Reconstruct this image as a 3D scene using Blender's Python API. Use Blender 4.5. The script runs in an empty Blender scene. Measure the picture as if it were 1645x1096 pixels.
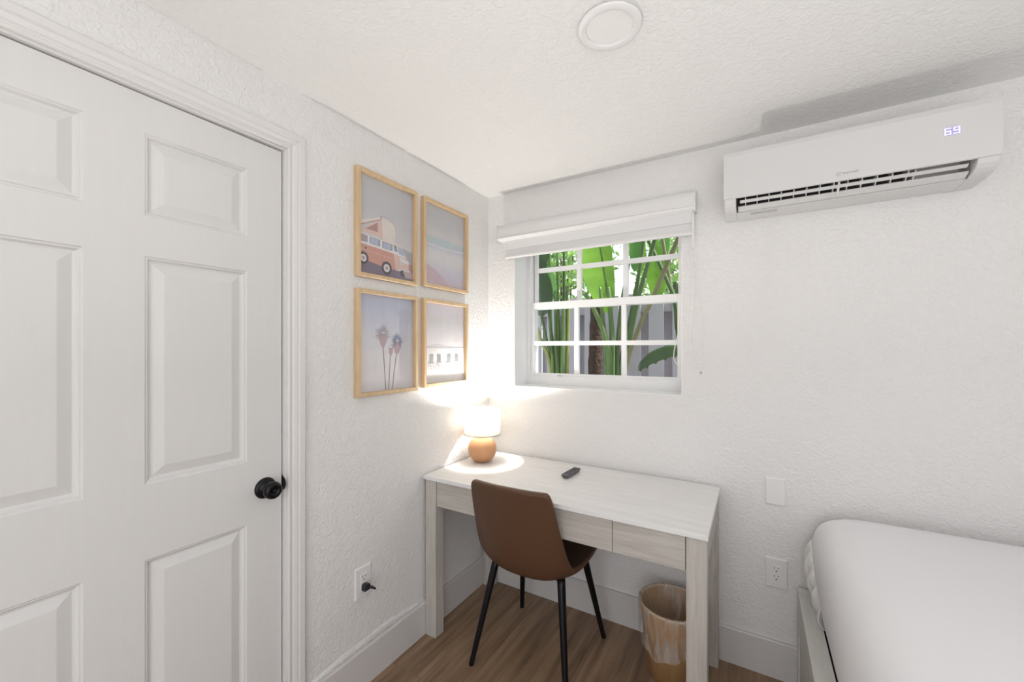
import bpy, bmesh, math, random
from math import sin, cos, pi, radians, sqrt
from mathutils import Vector, Matrix

random.seed(7)
S = bpy.context.scene
COL = S.collection

# ------------------------------------------------------------------ camera
cam_d = bpy.data.cameras.new('camera')
cam = bpy.data.objects.new('camera', cam_d)
COL.objects.link(cam)
cam_d.sensor_fit = 'HORIZONTAL'
cam_d.sensor_width = 36.0
cam_d.lens = 36.0 * 652.0 / 1645.0
cam_d.shift_y = 11.5 / 1645.0
cam_d.clip_start = 0.02
cam.location = (1.347, -1.987, 1.36)
cam.rotation_euler = (radians(90), 0, radians(30.8))
S.camera = cam

# ------------------------------------------------------------------ world, lights, exposure
S.view_settings.view_transform = 'Standard'
S.view_settings.look = 'None'
S.view_settings.gamma = 1.0
S.view_settings.use_curve_mapping = False
S.view_settings.exposure = 0.06

w = bpy.data.worlds.new('world'); S.world = w
w.use_nodes = True
nt = w.node_tree; nt.nodes.clear()
wo = nt.nodes.new('ShaderNodeOutputWorld')
bg = nt.nodes.new('ShaderNodeBackground')
sky = nt.nodes.new('ShaderNodeTexSky')
sky.sky_type = 'NISHITA'
sky.sun_disc = False
sky.sun_elevation = radians(55)
sky.sun_rotation = radians(60)
sky.air_density = 1.0
sky.dust_density = 2.5
mixw = nt.nodes.new('ShaderNodeMix'); mixw.data_type = 'RGBA'
mixw.inputs[0].default_value = 0.75
mixw.inputs[7].default_value = (4.35, 4.35, 4.45, 1)
nt.links.new(sky.outputs[0], mixw.inputs[6])
nt.links.new(mixw.outputs[2], bg.inputs[0])
bg.inputs[1].default_value = 0.36
nt.links.new(bg.outputs[0], wo.inputs[0])

def add_light(name, kind, loc, rot, energy, color=(1, 1, 1), size=None, sy=None, **kw):
    d = bpy.data.lights.new(name, kind)
    d.energy = energy; d.color = color
    if kind == 'AREA':
        d.shape = 'RECTANGLE'; d.size = size; d.size_y = sy
    for k, v in kw.items(): setattr(d, k, v)
    o = bpy.data.objects.new(name, d); COL.objects.link(o)
    o.location = loc; o.rotation_euler = rot
    return o
# sun over the side yard (comes from the right, high)
add_light('sun', 'SUN', (3, 3, 6), (radians(-14), radians(33), 0), 7.5, (1.0, 0.96, 0.88), angle=radians(0.6))
# added fill light behind the viewer, set in an invented rear opening
add_light('rear_fill', 'AREA', (1.55, -3.125, 1.06), (radians(83), 0, 0), 12, (1.0, 0.98, 0.96), 2.0, 1.9)
# second added fill light, set in an invented opening in the right wall
add_light('right_fill', 'AREA', (3.075, -2.45, 1.45), (0, radians(90), 0), 2.5, (1.0, 0.96, 0.91), 1.2, 1.0)
# upward fill light added to brighten the ceiling, with no modelled source
add_light('ceiling_fill', 'AREA', (1.9, -2.3, 1.3), (radians(180), 0, 0), 16, (1.0, 0.995, 0.985), 1.8, 1.4)

# ------------------------------------------------------------------ material helpers
def newmat(name):
    m = bpy.data.materials.new(name); m.use_nodes = True
    return m, m.node_tree, m.node_tree.nodes['Principled BSDF']

def pm(name, col, rough=0.5, metal=0.0, spec=0.5, bump=None, emit=None, coat=0.0, var=None):
    """bump=(scale, strength, distance); var=(scale, amount) small colour variation"""
    m, t, b = newmat(name)
    b.inputs['Base Color'].default_value = (*col, 1)
    b.inputs['Roughness'].default_value = rough
    b.inputs['Metallic'].default_value = metal
    b.inputs['Specular IOR Level'].default_value = spec
    b.inputs['Coat Weight'].default_value = coat
    tc = t.nodes.new('ShaderNodeTexCoord')
    if var:
        n = t.nodes.new('ShaderNodeTexNoise'); n.inputs['Scale'].default_value = var[0]
        n.inputs['Detail'].default_value = 4
        t.links.new(tc.outputs['Object'], n.inputs['Vector'])
        mx = t.nodes.new('ShaderNodeMix'); mx.data_type = 'RGBA'
        mx.inputs[6].default_value = (*[c * (1 - var[1]) for c in col], 1)
        mx.inputs[7].default_value = (*[min(1, c * (1 + var[1])) for c in col], 1)
        t.links.new(n.outputs[0], mx.inputs[0]); t.links.new(mx.outputs[2], b.inputs['Base Color'])
    if bump:
        n = t.nodes.new('ShaderNodeTexNoise'); n.inputs['Scale'].default_value = bump[0]
        n.inputs['Detail'].default_value = 3
        t.links.new(tc.outputs['Object'], n.inputs['Vector'])
        bp = t.nodes.new('ShaderNodeBump'); bp.inputs['Strength'].default_value = bump[1]
        bp.inputs['Distance'].default_value = bump[2]
        t.links.new(n.outputs[0], bp.inputs['Height']); t.links.new(bp.outputs[0], b.inputs['Normal'])
    if emit:
        b.inputs['Emission Color'].default_value = (*emit[0], 1)
        b.inputs['Emission Strength'].default_value = emit[1]
    return m

def plaster(name, col, scale=58, strength=0.56, dist=0.0025):
    """skip-trowel / orange peel wall texture"""
    m, t, b = newmat(name)
    b.inputs['Base Color'].default_value = (*col, 1)
    b.inputs['Roughness'].default_value = 0.62
    b.inputs['Specular IOR Level'].default_value = 0.35
    tc = t.nodes.new('ShaderNodeTexCoord')
    n1 = t.nodes.new('ShaderNodeTexNoise'); n1.inputs['Scale'].default_value = scale
    n1.inputs['Detail'].default_value = 3.5; n1.inputs['Distortion'].default_value = 1.2
    t.links.new(tc.outputs['Object'], n1.inputs['Vector'])
    cr = t.nodes.new('ShaderNodeValToRGB')
    cr.color_ramp.elements[0].position = 0.40; cr.color_ramp.elements[1].position = 0.64
    t.links.new(n1.outputs[0], cr.inputs[0])
    n2 = t.nodes.new('ShaderNodeTexNoise'); n2.inputs['Scale'].default_value = scale * 3.4
    t.links.new(tc.outputs['Object'], n2.inputs['Vector'])
    ad = t.nodes.new('ShaderNodeMath'); ad.operation = 'MULTIPLY_ADD'
    ad.inputs[1].default_value = 0.35
    t.links.new(n2.outputs[0], ad.inputs[0]); t.links.new(cr.outputs[0], ad.inputs[2])
    bp = t.nodes.new('ShaderNodeBump'); bp.inputs['Strength'].default_value = strength
    bp.inputs['Distance'].default_value = dist
    t.links.new(ad.outputs[0], bp.inputs['Height']); t.links.new(bp.outputs[0], b.inputs['Normal'])
    return m

def wood(name, c1, c2, axis='X', scale=1.0, rough=0.5, stretch=14, contrast=(0.3, 0.7), bump=0.15, coord='Object'):
    m, t, b = newmat(name)
    b.inputs['Roughness'].default_value = rough
    b.inputs['Specular IOR Level'].default_value = 0.35
    tc = t.nodes.new('ShaderNodeTexCoord')
    mp = t.nodes.new('ShaderNodeMapping')
    s = [stretch * scale] * 3; s['XYZ'.index(axis)] = scale
    mp.inputs['Scale'].default_value = s
    t.links.new(tc.outputs[coord], mp.inputs[0])
    n = t.nodes.new('ShaderNodeTexNoise'); n.inputs['Scale'].default_value = 1.6
    n.inputs['Detail'].default_value = 7; n.inputs['Roughness'].default_value = 0.62
    n.inputs['Distortion'].default_value = 0.6
    t.links.new(mp.outputs[0], n.inputs['Vector'])
    cr = t.nodes.new('ShaderNodeValToRGB')
    cr.color_ramp.elements[0].position = contrast[0]; cr.color_ramp.elements[1].position = contrast[1]
    cr.color_ramp.elements[0].color = (*c1, 1); cr.color_ramp.elements[1].color = (*c2, 1)
    t.links.new(n.outputs[0], cr.inputs[0]); t.links.new(cr.outputs[0], b.inputs['Base Color'])
    bp = t.nodes.new('ShaderNodeBump'); bp.inputs['Strength'].default_value = bump
    bp.inputs['Distance'].default_value = 0.001
    t.links.new(n.outputs[0], bp.inputs['Height']); t.links.new(bp.outputs[0], b.inputs['Normal'])
    return m

def floor_mat():
    m, t, b = newmat('vinyl_plank_floor')
    b.inputs['Roughness'].default_value = 0.42
    tc = t.nodes.new('ShaderNodeTexCoord')
    mp = t.nodes.new('ShaderNodeMapping'); mp.inputs['Rotation'].default_value = (0, 0, radians(90))
    t.links.new(tc.outputs['Object'], mp.inputs[0])
    br = t.nodes.new('ShaderNodeTexBrick')
    br.inputs['Scale'].default_value = 1.0
    br.inputs['Brick Width'].default_value = 1.2; br.inputs['Row Height'].default_value = 0.18
    br.inputs['Mortar Size'].default_value = 0.0012
    br.inputs['Color1'].default_value = (0, 0, 0, 1); br.inputs['Color2'].default_value = (1, 1, 1, 1)
    br.inputs['Mortar'].default_value = (0.5, 0.5, 0.5, 1)
    br.offset = 0.37
    t.links.new(mp.outputs[0], br.inputs['Vector'])
    mp2 = t.nodes.new('ShaderNodeMapping'); mp2.inputs['Scale'].default_value = (16, 1.1, 1)
    t.links.new(tc.outputs['Object'], mp2.inputs[0])
    n = t.nodes.new('ShaderNodeTexNoise'); n.inputs['Scale'].default_value = 1.8
    n.inputs['Detail'].default_value = 7; n.inputs['Roughness'].default_value = 0.6
    n.noise_dimensions = '4D'
    t.links.new(mp2.outputs[0], n.inputs['Vector'])
    mm = t.nodes.new('ShaderNodeMath'); mm.operation = 'MULTIPLY'; mm.inputs[1].default_value = 7.0
    t.links.new(br.outputs[0], mm.inputs[0]); t.links.new(mm.outputs[0], n.inputs['W'])
    cr = t.nodes.new('ShaderNodeValToRGB')
    cr.color_ramp.elements[0].position = 0.28; cr.color_ramp.elements[1].position = 0.74
    cr.color_ramp.elements[0].color = (0.13, 0.078, 0.043, 1)
    cr.color_ramp.elements[1].color = (0.43, 0.28, 0.175, 1)
    t.links.new(n.outputs[0], cr.inputs[0])
    mx = t.nodes.new('ShaderNodeMix'); mx.data_type = 'RGBA'; mx.blend_type = 'MULTIPLY'
    mx.inputs[7].default_value = (0.68, 0.66, 0.64, 1)
    t.links.new(br.outputs[1], mx.inputs[0]); t.links.new(cr.outputs[0], mx.inputs[6])
    t.links.new(mx.outputs[2], b.inputs['Base Color'])
    bp = t.nodes.new('ShaderNodeBump'); bp.inputs['Strength'].default_value = 0.12
    bp.inputs['Distance'].default_value = 0.001
    t.links.new(n.outputs[0], bp.inputs['Height']); t.links.new(bp.outputs[0], b.inputs['Normal'])
    return m

def glass_mat(name, tint=(1, 1, 1), strength=1.0):
    m = bpy.data.materials.new(name); m.use_nodes = True
    t = m.node_tree; t.nodes.clear()
    o = t.nodes.new('ShaderNodeOutputMaterial')
    tr = t.nodes.new('ShaderNodeBsdfTransparent'); tr.inputs[0].default_value = (*tint, 1)
    gl = t.nodes.new('ShaderNodeBsdfGlossy'); gl.inputs['Roughness'].default_value = 0.02
    fr = t.nodes.new('ShaderNodeFresnel'); fr.inputs[0].default_value = 1.45
    mu = t.nodes.new('ShaderNodeMath'); mu.operation = 'MULTIPLY'; mu.inputs[1].default_value = strength
    mx = t.nodes.new('ShaderNodeMixShader')
    ge = t.nodes.new('ShaderNodeNewGeometry')
    iv = t.nodes.new('ShaderNodeMath'); iv.operation = 'SUBTRACT'; iv.inputs[0].default_value = 1.0
    m3 = t.nodes.new('ShaderNodeMath'); m3.operation = 'MULTIPLY'
    t.links.new(ge.outputs['Backfacing'], iv.inputs[1])
    t.links.new(fr.outputs[0], mu.inputs[0]); t.links.new(mu.outputs[0], m3.inputs[0]); t.links.new(iv.outputs[0], m3.inputs[1])
    t.links.new(m3.outputs[0], mx.inputs[0])
    t.links.new(tr.outputs[0], mx.inputs[1]); t.links.new(gl.outputs[0], mx.inputs[2])
    t.links.new(mx.outputs[0], o.inputs[0])
    return m

def translucent(name, col, tcol, fac=0.5, rough=0.5, gloss=0.08, veins=None):
    m = bpy.data.materials.new(name); m.use_nodes = True
    t = m.node_tree; t.nodes.clear()
    o = t.nodes.new('ShaderNodeOutputMaterial')
    d = t.nodes.new('ShaderNodeBsdfDiffuse'); d.inputs[0].default_value = (*col, 1)
    tl = t.nodes.new('ShaderNodeBsdfTranslucent'); tl.inputs[0].default_value = (*tcol, 1)
    g = t.nodes.new('ShaderNodeBsdfGlossy'); g.inputs['Roughness'].default_value = rough
    m1 = t.nodes.new('ShaderNodeMixShader'); m1.inputs[0].default_value = fac
    m2 = t.nodes.new('ShaderNodeMixShader'); m2.inputs[0].default_value = gloss
    t.links.new(d.outputs[0], m1.inputs[1]); t.links.new(tl.outputs[0], m1.inputs[2])
    t.links.new(m1.outputs[0], m2.inputs[1]); t.links.new(g.outputs[0], m2.inputs[2])
    t.links.new(m2.outputs[0], o.inputs[0])
    if veins:
        tc = t.nodes.new('ShaderNodeTexCoord')
        wv = t.nodes.new('ShaderNodeTexNoise'); wv.inputs['Scale'].default_value = veins
        wv.inputs['Detail'].default_value = 2
        t.links.new(tc.outputs['Object'], wv.inputs['Vector'])
        for sh, c in ((d, col), (tl, tcol)):
            mx = t.nodes.new('ShaderNodeMix'); mx.data_type = 'RGBA'
            mx.inputs[6].default_value = (*[v * 0.72 for v in c], 1)
            mx.inputs[7].default_value = (*[min(1, v * 1.2) for v in c], 1)
            t.links.new(wv.outputs[0], mx.inputs[0]); t.links.new(mx.outputs[2], sh.inputs[0])
    return m

M = {}
M['wall'] = plaster('wall_plaster', (0.80, 0.79, 0.78))
M['ceiling'] = plaster('ceiling_plaster', (0.83, 0.825, 0.815), 50, 0.5, 0.0023)
M['floor'] = floor_mat()
M['base'] = pm('baseboard_paint', (0.66, 0.645, 0.635), 0.4, bump=(60, 0.03, 0.001))
M['trim'] = pm('trim_paint', (0.73, 0.72, 0.71), 0.35, bump=(60, 0.03, 0.001))
M['door'] = wood('door_paint', (0.70, 0.695, 0.685), (0.715, 0.71, 0.70), 'Z', 3, 0.38, 14, bump=0.35)
M['black'] = pm('black_metal', (0.012, 0.012, 0.014), 0.32, 0.6, bump=(200, 0.02, 0.0005))
M['black_plastic'] = pm('black_plastic', (0.02, 0.02, 0.023), 0.45, bump=(200, 0.02, 0.0005))
M['white_plastic'] = pm('white_plastic', (0.80, 0.79, 0.79), 0.4, bump=(90, 0.02, 0.0005))
M['ac_white'] = pm('air_conditioner_plastic', (0.68, 0.675, 0.67), 0.4, bump=(70, 0.015, 0.0005))
M['vent_dark'] = pm('vent_dark', (0.03, 0.028, 0.03), 0.6, var=(30, .2))
M['grey_label'] = pm('grey_label', (0.5, 0.5, 0.5), 0.5, var=(50, .05))
M['logo'] = pm('logo_grey', (0.34, 0.34, 0.35), 0.5, var=(50, .05))
M['led'] = pm('display_led', (0.8, 0.8, 1.0), 0.5, emit=((0.82, 0.78, 1.0), 0.55), var=(50, .02))
M['vinyl'] = pm('window_vinyl', (0.84, 0.84, 0.84), 0.3, bump=(60, 0.01, 0.0005))
M['glass'] = glass_mat('window_glass', (0.96, 0.98, 0.97), 0.5)
M['pglass'] = glass_mat('picture_glass', (1, 1, 1), 0.9)
M['blind'] = pm('blind_vinyl', (0.75, 0.745, 0.74), 0.45, bump=(80, 0.02, 0.0005))
M['blind_fabric'] = pm('blind_fabric', (0.74, 0.74, 0.74), 0.8, bump=(500, 0.15, 0.0005))
M['cord'] = pm('cord_white', (0.85, 0.84, 0.80), 0.5, var=(90, .04))
M['amber'] = pm('amber_chain', (0.55, 0.36, 0.08), 0.4, var=(90, .1))
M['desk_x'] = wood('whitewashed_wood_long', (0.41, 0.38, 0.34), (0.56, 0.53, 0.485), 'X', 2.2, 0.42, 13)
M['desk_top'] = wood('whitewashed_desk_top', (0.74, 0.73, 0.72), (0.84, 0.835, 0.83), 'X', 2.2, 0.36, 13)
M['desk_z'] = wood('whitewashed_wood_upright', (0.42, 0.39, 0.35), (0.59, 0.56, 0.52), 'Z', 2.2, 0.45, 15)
M['bed_y'] = wood('whitewashed_bed_wood', (0.60, 0.59, 0.55), (0.72, 0.71, 0.68), 'Y', 2.0, 0.5, 13)
M['leather'] = pm('brown_faux_leather', (0.095, 0.044, 0.022), 0.45, bump=(260, 0.12, 0.0006), var=(5, 0.06))
M['seam'] = pm('leather_seam', (0.10, 0.05, 0.028), 0.6, var=(50, .1))
M['frame'] = wood('light_oak_frame', (0.56, 0.39, 0.215), (0.68, 0.51, 0.32), 'Z', 3, 0.45, 14, bump=0.05)
M['clay'] = pm('terracotta_glaze', (0.50, 0.26, 0.125), 0.5, bump=(40, 0.05, 0.001), var=(14, 0.08))
M['shade_trim'] = pm('shade_trim', (0.10, 0.09, 0.08), 0.7, var=(40, .1))
M['shade'] = translucent('linen_shade', (0.86, 0.84, 0.80), (0.85, 0.76, 0.62), 0.055, gloss=0.0, veins=300)
def bulb_mat():
    m = bpy.data.materials.new('glowing_bulb_glass'); m.use_nodes = True
    t = m.node_tree; t.nodes.clear()
    o = t.nodes.new('ShaderNodeOutputMaterial'); tr = t.nodes.new('ShaderNodeBsdfTransparent')
    em = t.nodes.new('ShaderNodeEmission'); em.inputs[0].default_value = (1.0, 0.9, 0.75, 1); em.inputs[1].default_value = 5
    ad = t.nodes.new('ShaderNodeAddShader')
    t.links.new(tr.outputs[0], ad.inputs[0]); t.links.new(em.outputs[0], ad.inputs[1]); t.links.new(ad.outputs[0], o.inputs[0])
    return m
M['bulb'] = bulb_mat()
M['sheet'] = pm('white_bed_sheet', (0.84, 0.84, 0.86), 0.75, bump=(900, 0.08, 0.0003), var=(3, .01))
M['ruffle'] = pm('white_sheet_fold', (0.80, 0.79, 0.76), 0.8, bump=(40, 0.5, 0.003), var=(6, .03))
M['bin_wood'] = wood('bin_wood_veneer', (0.40, 0.225, 0.095), (0.60, 0.38, 0.19), 'Z', 3.0, 0.4, 10, contrast=(.25, .75))
M['rim_wood'] = pm('bin_rim', (0.72, 0.55, 0.36), 0.5, var=(20, .1))
M['fence'] = pm('fence_white_paint', (0.50, 0.48, 0.555), 0.6, bump=(30, 0.2, 0.002), var=(9, 0.07))
M['fence_back'] = pm('fence_back_paint', (0.44, 0.41, 0.46), 0.7, bump=(30, 0.2, 0.002), var=(9, 0.12))  # slightly darker tone for the back boards and rails
M['bark'] = pm('dark_bark', (0.075, 0.045, 0.035), 0.9, bump=(45, 1.0, 0.02), var=(25, 0.5))
M['stem_g'] = pm('green_stem', (0.13, 0.22, 0.07), 0.45, bump=(40, 0.2, 0.002), var=(12, 0.3))
M['stem_d'] = pm('dark_green_stem', (0.075, 0.14, 0.045), 0.45, bump=(40, 0.2, 0.002), var=(12, 0.3))
M['stem_b'] = pm('olive_brown_stem', (0.20, 0.19, 0.10), 0.5, bump=(40, 0.2, 0.002), var=(12, 0.3))
M['stem_y'] = pm('yellow_green_stem', (0.33, 0.36, 0.10), 0.5, bump=(40, 0.2, 0.002), var=(12, 0.3))
M['leaf_lime'] = translucent('lime_leaf', (0.20, 0.40, 0.045), (0.27, 0.55, 0.06), 0.5, 0.35, 0.05, veins=14)
M['leaf_mid'] = translucent('mid_green_leaf', (0.09, 0.25, 0.05), (0.16, 0.42, 0.06), 0.4, 0.35, 0.07, veins=16)
M['leaf_dark'] = translucent('dark_green_leaf', (0.03, 0.075, 0.018), (0.05, 0.14, 0.02), 0.3, 0.3, 0.1, veins=16)
M['foliage'] = translucent('bush_foliage', (0.14, 0.28, 0.07), (0.35, 0.6, 0.12), 0.5, 0.4, 0.08, veins=3)
M['foliage_d'] = translucent('tree_foliage', (0.07, 0.15, 0.05), (0.2, 0.36, 0.08), 0.5, 0.4, 0.08, veins=3)
M['soil'] = pm('garden_soil', (0.12, 0.085, 0.06), 0.95, bump=(20, .6, .02), var=(8, .3))
M['stucco'] = plaster('white_stucco', (0.72, 0.70, 0.70), 20, .4, .004)
M['concrete'] = pm('roof_soffit', (0.6, 0.6, 0.6), 0.8, var=(4, .05))
M['slot'] = pm('outlet_slot', (0.02, 0.018, 0.018), 0.6, var=(50, .1))
M['nickel'] = pm('screw_metal', (0.5, 0.5, 0.5), 0.35, 0.8, var=(50, .1))

def liner_mat():
    m = bpy.data.materials.new('clear_plastic_liner'); m.use_nodes = True
    t = m.node_tree; t.nodes.clear()
    o = t.nodes.new('ShaderNodeOutputMaterial')
    tr = t.nodes.new('ShaderNodeBsdfTransparent'); tr.inputs[0].default_value = (0.97, 0.95, 0.93, 1)
    p = t.nodes.new('ShaderNodeBsdfPrincipled')
    p.inputs['Base Color'].default_value = (0.72, 0.68, 0.64, 1); p.inputs['Roughness'].default_value = 0.22
    tc = t.nodes.new('ShaderNodeTexCoord')
    n = t.nodes.new('ShaderNodeTexNoise'); n.inputs['Scale'].default_value = 1.0; n.inputs['Detail'].default_value = 5
    n.inputs['Distortion'].default_value = 1.0
    mp = t.nodes.new('ShaderNodeMapping'); mp.inputs['Scale'].default_value = (30, 30, 7)
    t.links.new(tc.outputs['Object'], mp.inputs[0]); t.links.new(mp.outputs[0], n.inputs['Vector'])
    cr = t.nodes.new('ShaderNodeValToRGB')
    cr.color_ramp.elements[0].position = 0.40; cr.color_ramp.elements[1].position = 0.80
    cr.color_ramp.elements[0].color = (0.10, 0.10, 0.10, 1); cr.color_ramp.elements[1].color = (0.70, 0.70, 0.70, 1)
    t.links.new(n.outputs[0], cr.inputs[0])
    bp = t.nodes.new('ShaderNodeBump'); bp.inputs['Strength'].default_value = 0.9; bp.inputs['Distance'].default_value = 0.01
    t.links.new(n.outputs[0], bp.inputs['Height']); t.links.new(bp.outputs[0], p.inputs['Normal'])
    mx = t.nodes.new('ShaderNodeMixShader')
    t.links.new(cr.outputs[0], mx.inputs[0]); t.links.new(tr.outputs[0], mx.inputs[1]); t.links.new(p.outputs[0], mx.inputs[2])
    t.links.new(mx.outputs[0], o.inputs[0])
    return m
M['liner'] = liner_mat()

# ------------------------------------------------------------------ object helpers
def tag(o, label=None, cat=None, group=None, kind=None):
    if label: o['label'] = label
    if cat: o['category'] = cat
    if group: o['group'] = group
    if kind: o['kind'] = kind
    return o

def thing(name, label, cat, loc=(0, 0, 0), rz=0.0, group=None, kind=None):
    o = bpy.data.objects.new(name, None); COL.objects.link(o)
    o.empty_display_size = 0.05
    o.location = loc; o.rotation_euler = (0, 0, rz)
    return tag(o, label, cat, group, kind)

class MB:
    """collects shapes and links them as one mesh object"""
    def __init__(s): s.v = []; s.f = []; s.m = []; s.sm = []
    def add(s, vs, fs, mi=0, smooth=False):
        n = len(s.v); s.v += [tuple(v) for v in vs]
        for f in fs:
            s.f.append(tuple(i + n for i in f)); s.m.append(mi); s.sm.append(smooth)
        return s
    def box(s, a, b, mi=0):
        (x0, y0, z0), (x1, y1, z1) = a, b
        x0, x1 = sorted((x0, x1)); y0, y1 = sorted((y0, y1)); z0, z1 = sorted((z0, z1))
        vs = [(x0, y0, z0), (x1, y0, z0), (x1, y1, z0), (x0, y1, z0), (x0, y0, z1), (x1, y0, z1), (x1, y1, z1), (x0, y1, z1)]
        return s.add(vs, [(0, 3, 2, 1), (4, 5, 6, 7), (0, 1, 5, 4), (1, 2, 6, 5), (2, 3, 7, 6), (3, 0, 4, 7)], mi)
    def prism(s, poly, axis, a, b, mi=0, smooth=False):
        """poly: 2D points in the two other axes (in XYZ order), extruded along axis"""
        def mk(p, t):
            return {'X': (t, p[0], p[1]), 'Y': (p[0], t, p[1]), 'Z': (p[0], p[1], t)}[axis]
        n = len(poly)
        vs = [mk(p, a) for p in poly] + [mk(p, b) for p in poly]
        s.add(vs, [tuple(range(n))[::-1], tuple(range(n, 2 * n))], mi, False)
        k = len(s.v) - 2 * n
        for i in range(n):
            j = (i + 1) % n
            s.f.append((k + i, k + j, k + n + j, k + n + i)); s.m.append(mi); s.sm.append(smooth)
        return s
    def tube(s, pts, r, seg=8, mi=0, caps=True):
        pts = [Vector(p) for p in pts]; n = len(pts)
        rs = r if isinstance(r, (list, tuple)) else [r] * n
        vs = []; up = None
        for i, p in enumerate(pts):
            d = (pts[min(i + 1, n - 1)] - pts[max(i - 1, 0)])
            d = d.normalized() if d.length > 1e-9 else Vector((0, 0, 1))
            if up is None:
                up = Vector((0, 0, 1)) if abs(d.z) < 0.9 else Vector((1, 0, 0))
            u = (up - d * up.dot(d)); u = u.normalized() if u.length > 1e-6 else d.orthogonal().normalized()
            v = d.cross(u); up = u
            for k in range(seg):
                a = 2 * pi * k / seg
                vs.append(p + (u * cos(a) + v * sin(a)) * rs[i])
        fs = []
        for i in range(n - 1):
            for k in range(seg):
                k2 = (k + 1) % seg
                fs.append((i * seg + k, i * seg + k2, (i + 1) * seg + k2, (i + 1) * seg + k))
        s.add(vs, fs, mi, True)
        if caps:
            b = len(s.v) - len(vs)
            s.f.append(tuple(b + k for k in range(seg))[::-1]); s.m.append(mi); s.sm.append(False)
            b2 = b + (n - 1) * seg
            s.f.append(tuple(b2 + k for k in range(seg))); s.m.append(mi); s.sm.append(False)
        return s
    def lathe(s, prof, seg=32, center=(0, 0, 0), axis='Z', mi=0, smooth=True):
        """prof: (r, h) list; r=0 gives a pole"""
        vs = []; rings = []
        for r, h in prof:
            if r < 1e-6:
                rings.append([len(vs)]); vs.append((0, 0, h))
            else:
                rings.append(list(range(len(vs), len(vs) + seg)))
                vs += [(r * cos(2 * pi * k / seg), r * sin(2 * pi * k / seg), h) for k in range(seg)]
        fs = []
        for A, B in zip(rings[:-1], rings[1:]):
            for k in range(seg):
                k2 = (k + 1) % seg
                if len(A) == 1 and len(B) == 1: continue
                if len(A) == 1: fs.append((A[0], B[k], B[k2]))
                elif len(B) == 1: fs.append((A[k], A[k2], B[0]))
                else: fs.append((A[k], A[k2], B[k2], B[k]))
        out = []
        for x, y, z in vs:
            if axis == 'X': p = (z, x, y)
            elif axis == 'Y': p = (y, z, x)
            else: p = (x, y, z)
            out.append((p[0] + center[0], p[1] + center[1], p[2] + center[2]))
        return s.add(out, fs, mi, smooth)
    def grid(s, rows, mi=0, smooth=True, close=False):
        n = len(rows[0]); vs = [p for r in rows for p in r]; fs = []
        for i in range(len(rows) - 1):
            for j in range(n if close else n - 1):
                j2 = (j + 1) % n
                fs.append((i * n + j, i * n + j2, (i + 1) * n + j2, (i + 1) * n + j))
        return s.add(vs, fs, mi, smooth)
    def build(s, name, mats, parent=None, bevel=0, subsurf=0, solid=0, loc=None, seg=2, fixn=True):
        me = bpy.data.meshes.new(name)
        me.from_pydata(s.v, [], s.f)
        for m in (mats if isinstance(mats, (list, tuple)) else [mats]): me.materials.append(m)
        for p, mi, sm in zip(me.polygons, s.m, s.sm):
            p.material_index = mi; p.use_smooth = sm
        if fixn:
            bm = bmesh.new(); bm.from_mesh(me)
            bmesh.ops.recalc_face_normals(bm, faces=bm.faces); bm.to_mesh(me); bm.free()
        me.update()
        o = bpy.data.objects.new(name, me); COL.objects.link(o)
        if parent: o.parent = parent
        if loc: o.location = loc
        if solid:
            md = o.modifiers.new('solid', 'SOLIDIFY'); md.thickness = solid; md.offset = 0
        if bevel:
            md = o.modifiers.new('bevel', 'BEVEL'); md.width = bevel; md.segments = seg
            md.limit_method = 'ANGLE'; md.angle_limit = radians(40)
        if subsurf:
            md = o.modifiers.new('sub', 'SUBSURF'); md.levels = subsurf; md.render_levels = subsurf
        return o

def copy_tree(o, parent=None):
    c = o.copy(); COL.objects.link(c); c.parent = parent
    for ch in list(o.children): copy_tree(ch, c)
    return c

def rounded_rect(x0, x1, y0, y1, r, n=5):
    pts = []
    for cx, cy, a0 in ((x1 - r, y1 - r, 0), (x0 + r, y1 - r, 90), (x0 + r, y0 + r, 180), (x1 - r, y0 + r, 270)):
        for k in range(n + 1):
            a = radians(a0 + 90 * k / n); pts.append((cx + r * cos(a), cy + r * sin(a)))
    return pts

def text_mesh(body, size):
    cu = bpy.data.curves.new('lettering', 'FONT'); cu.body = body; cu.size = size; cu.extrude = 0.0004
    ob = bpy.data.objects.new('lettering', cu); COL.objects.link(ob)
    dg = bpy.context.evaluated_depsgraph_get(); dg.update()
    me = bpy.data.meshes.new_from_object(ob.evaluated_get(dg))
    bpy.data.objects.remove(ob); bpy.data.curves.remove(cu)
    return me

# ------------------------------------------------------------------ constants
FZ = 0.012     # floor level
CZ = 2.245     # ceiling
RX = 3.05      # right wall
RY = -3.10     # rear wall
# window opening in the back wall
WX0, WX1, WZ0, WZ1 = 0.176, 1.066, 1.142, 2.02
# door opening in the left wall
DY0, DY1, DZ1 = -2.052, -1.211, 2.021
WT = 0.26

# ================================================================== SETTING
def st(o, label, cat): return tag(o, label, cat, kind='structure')

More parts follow.
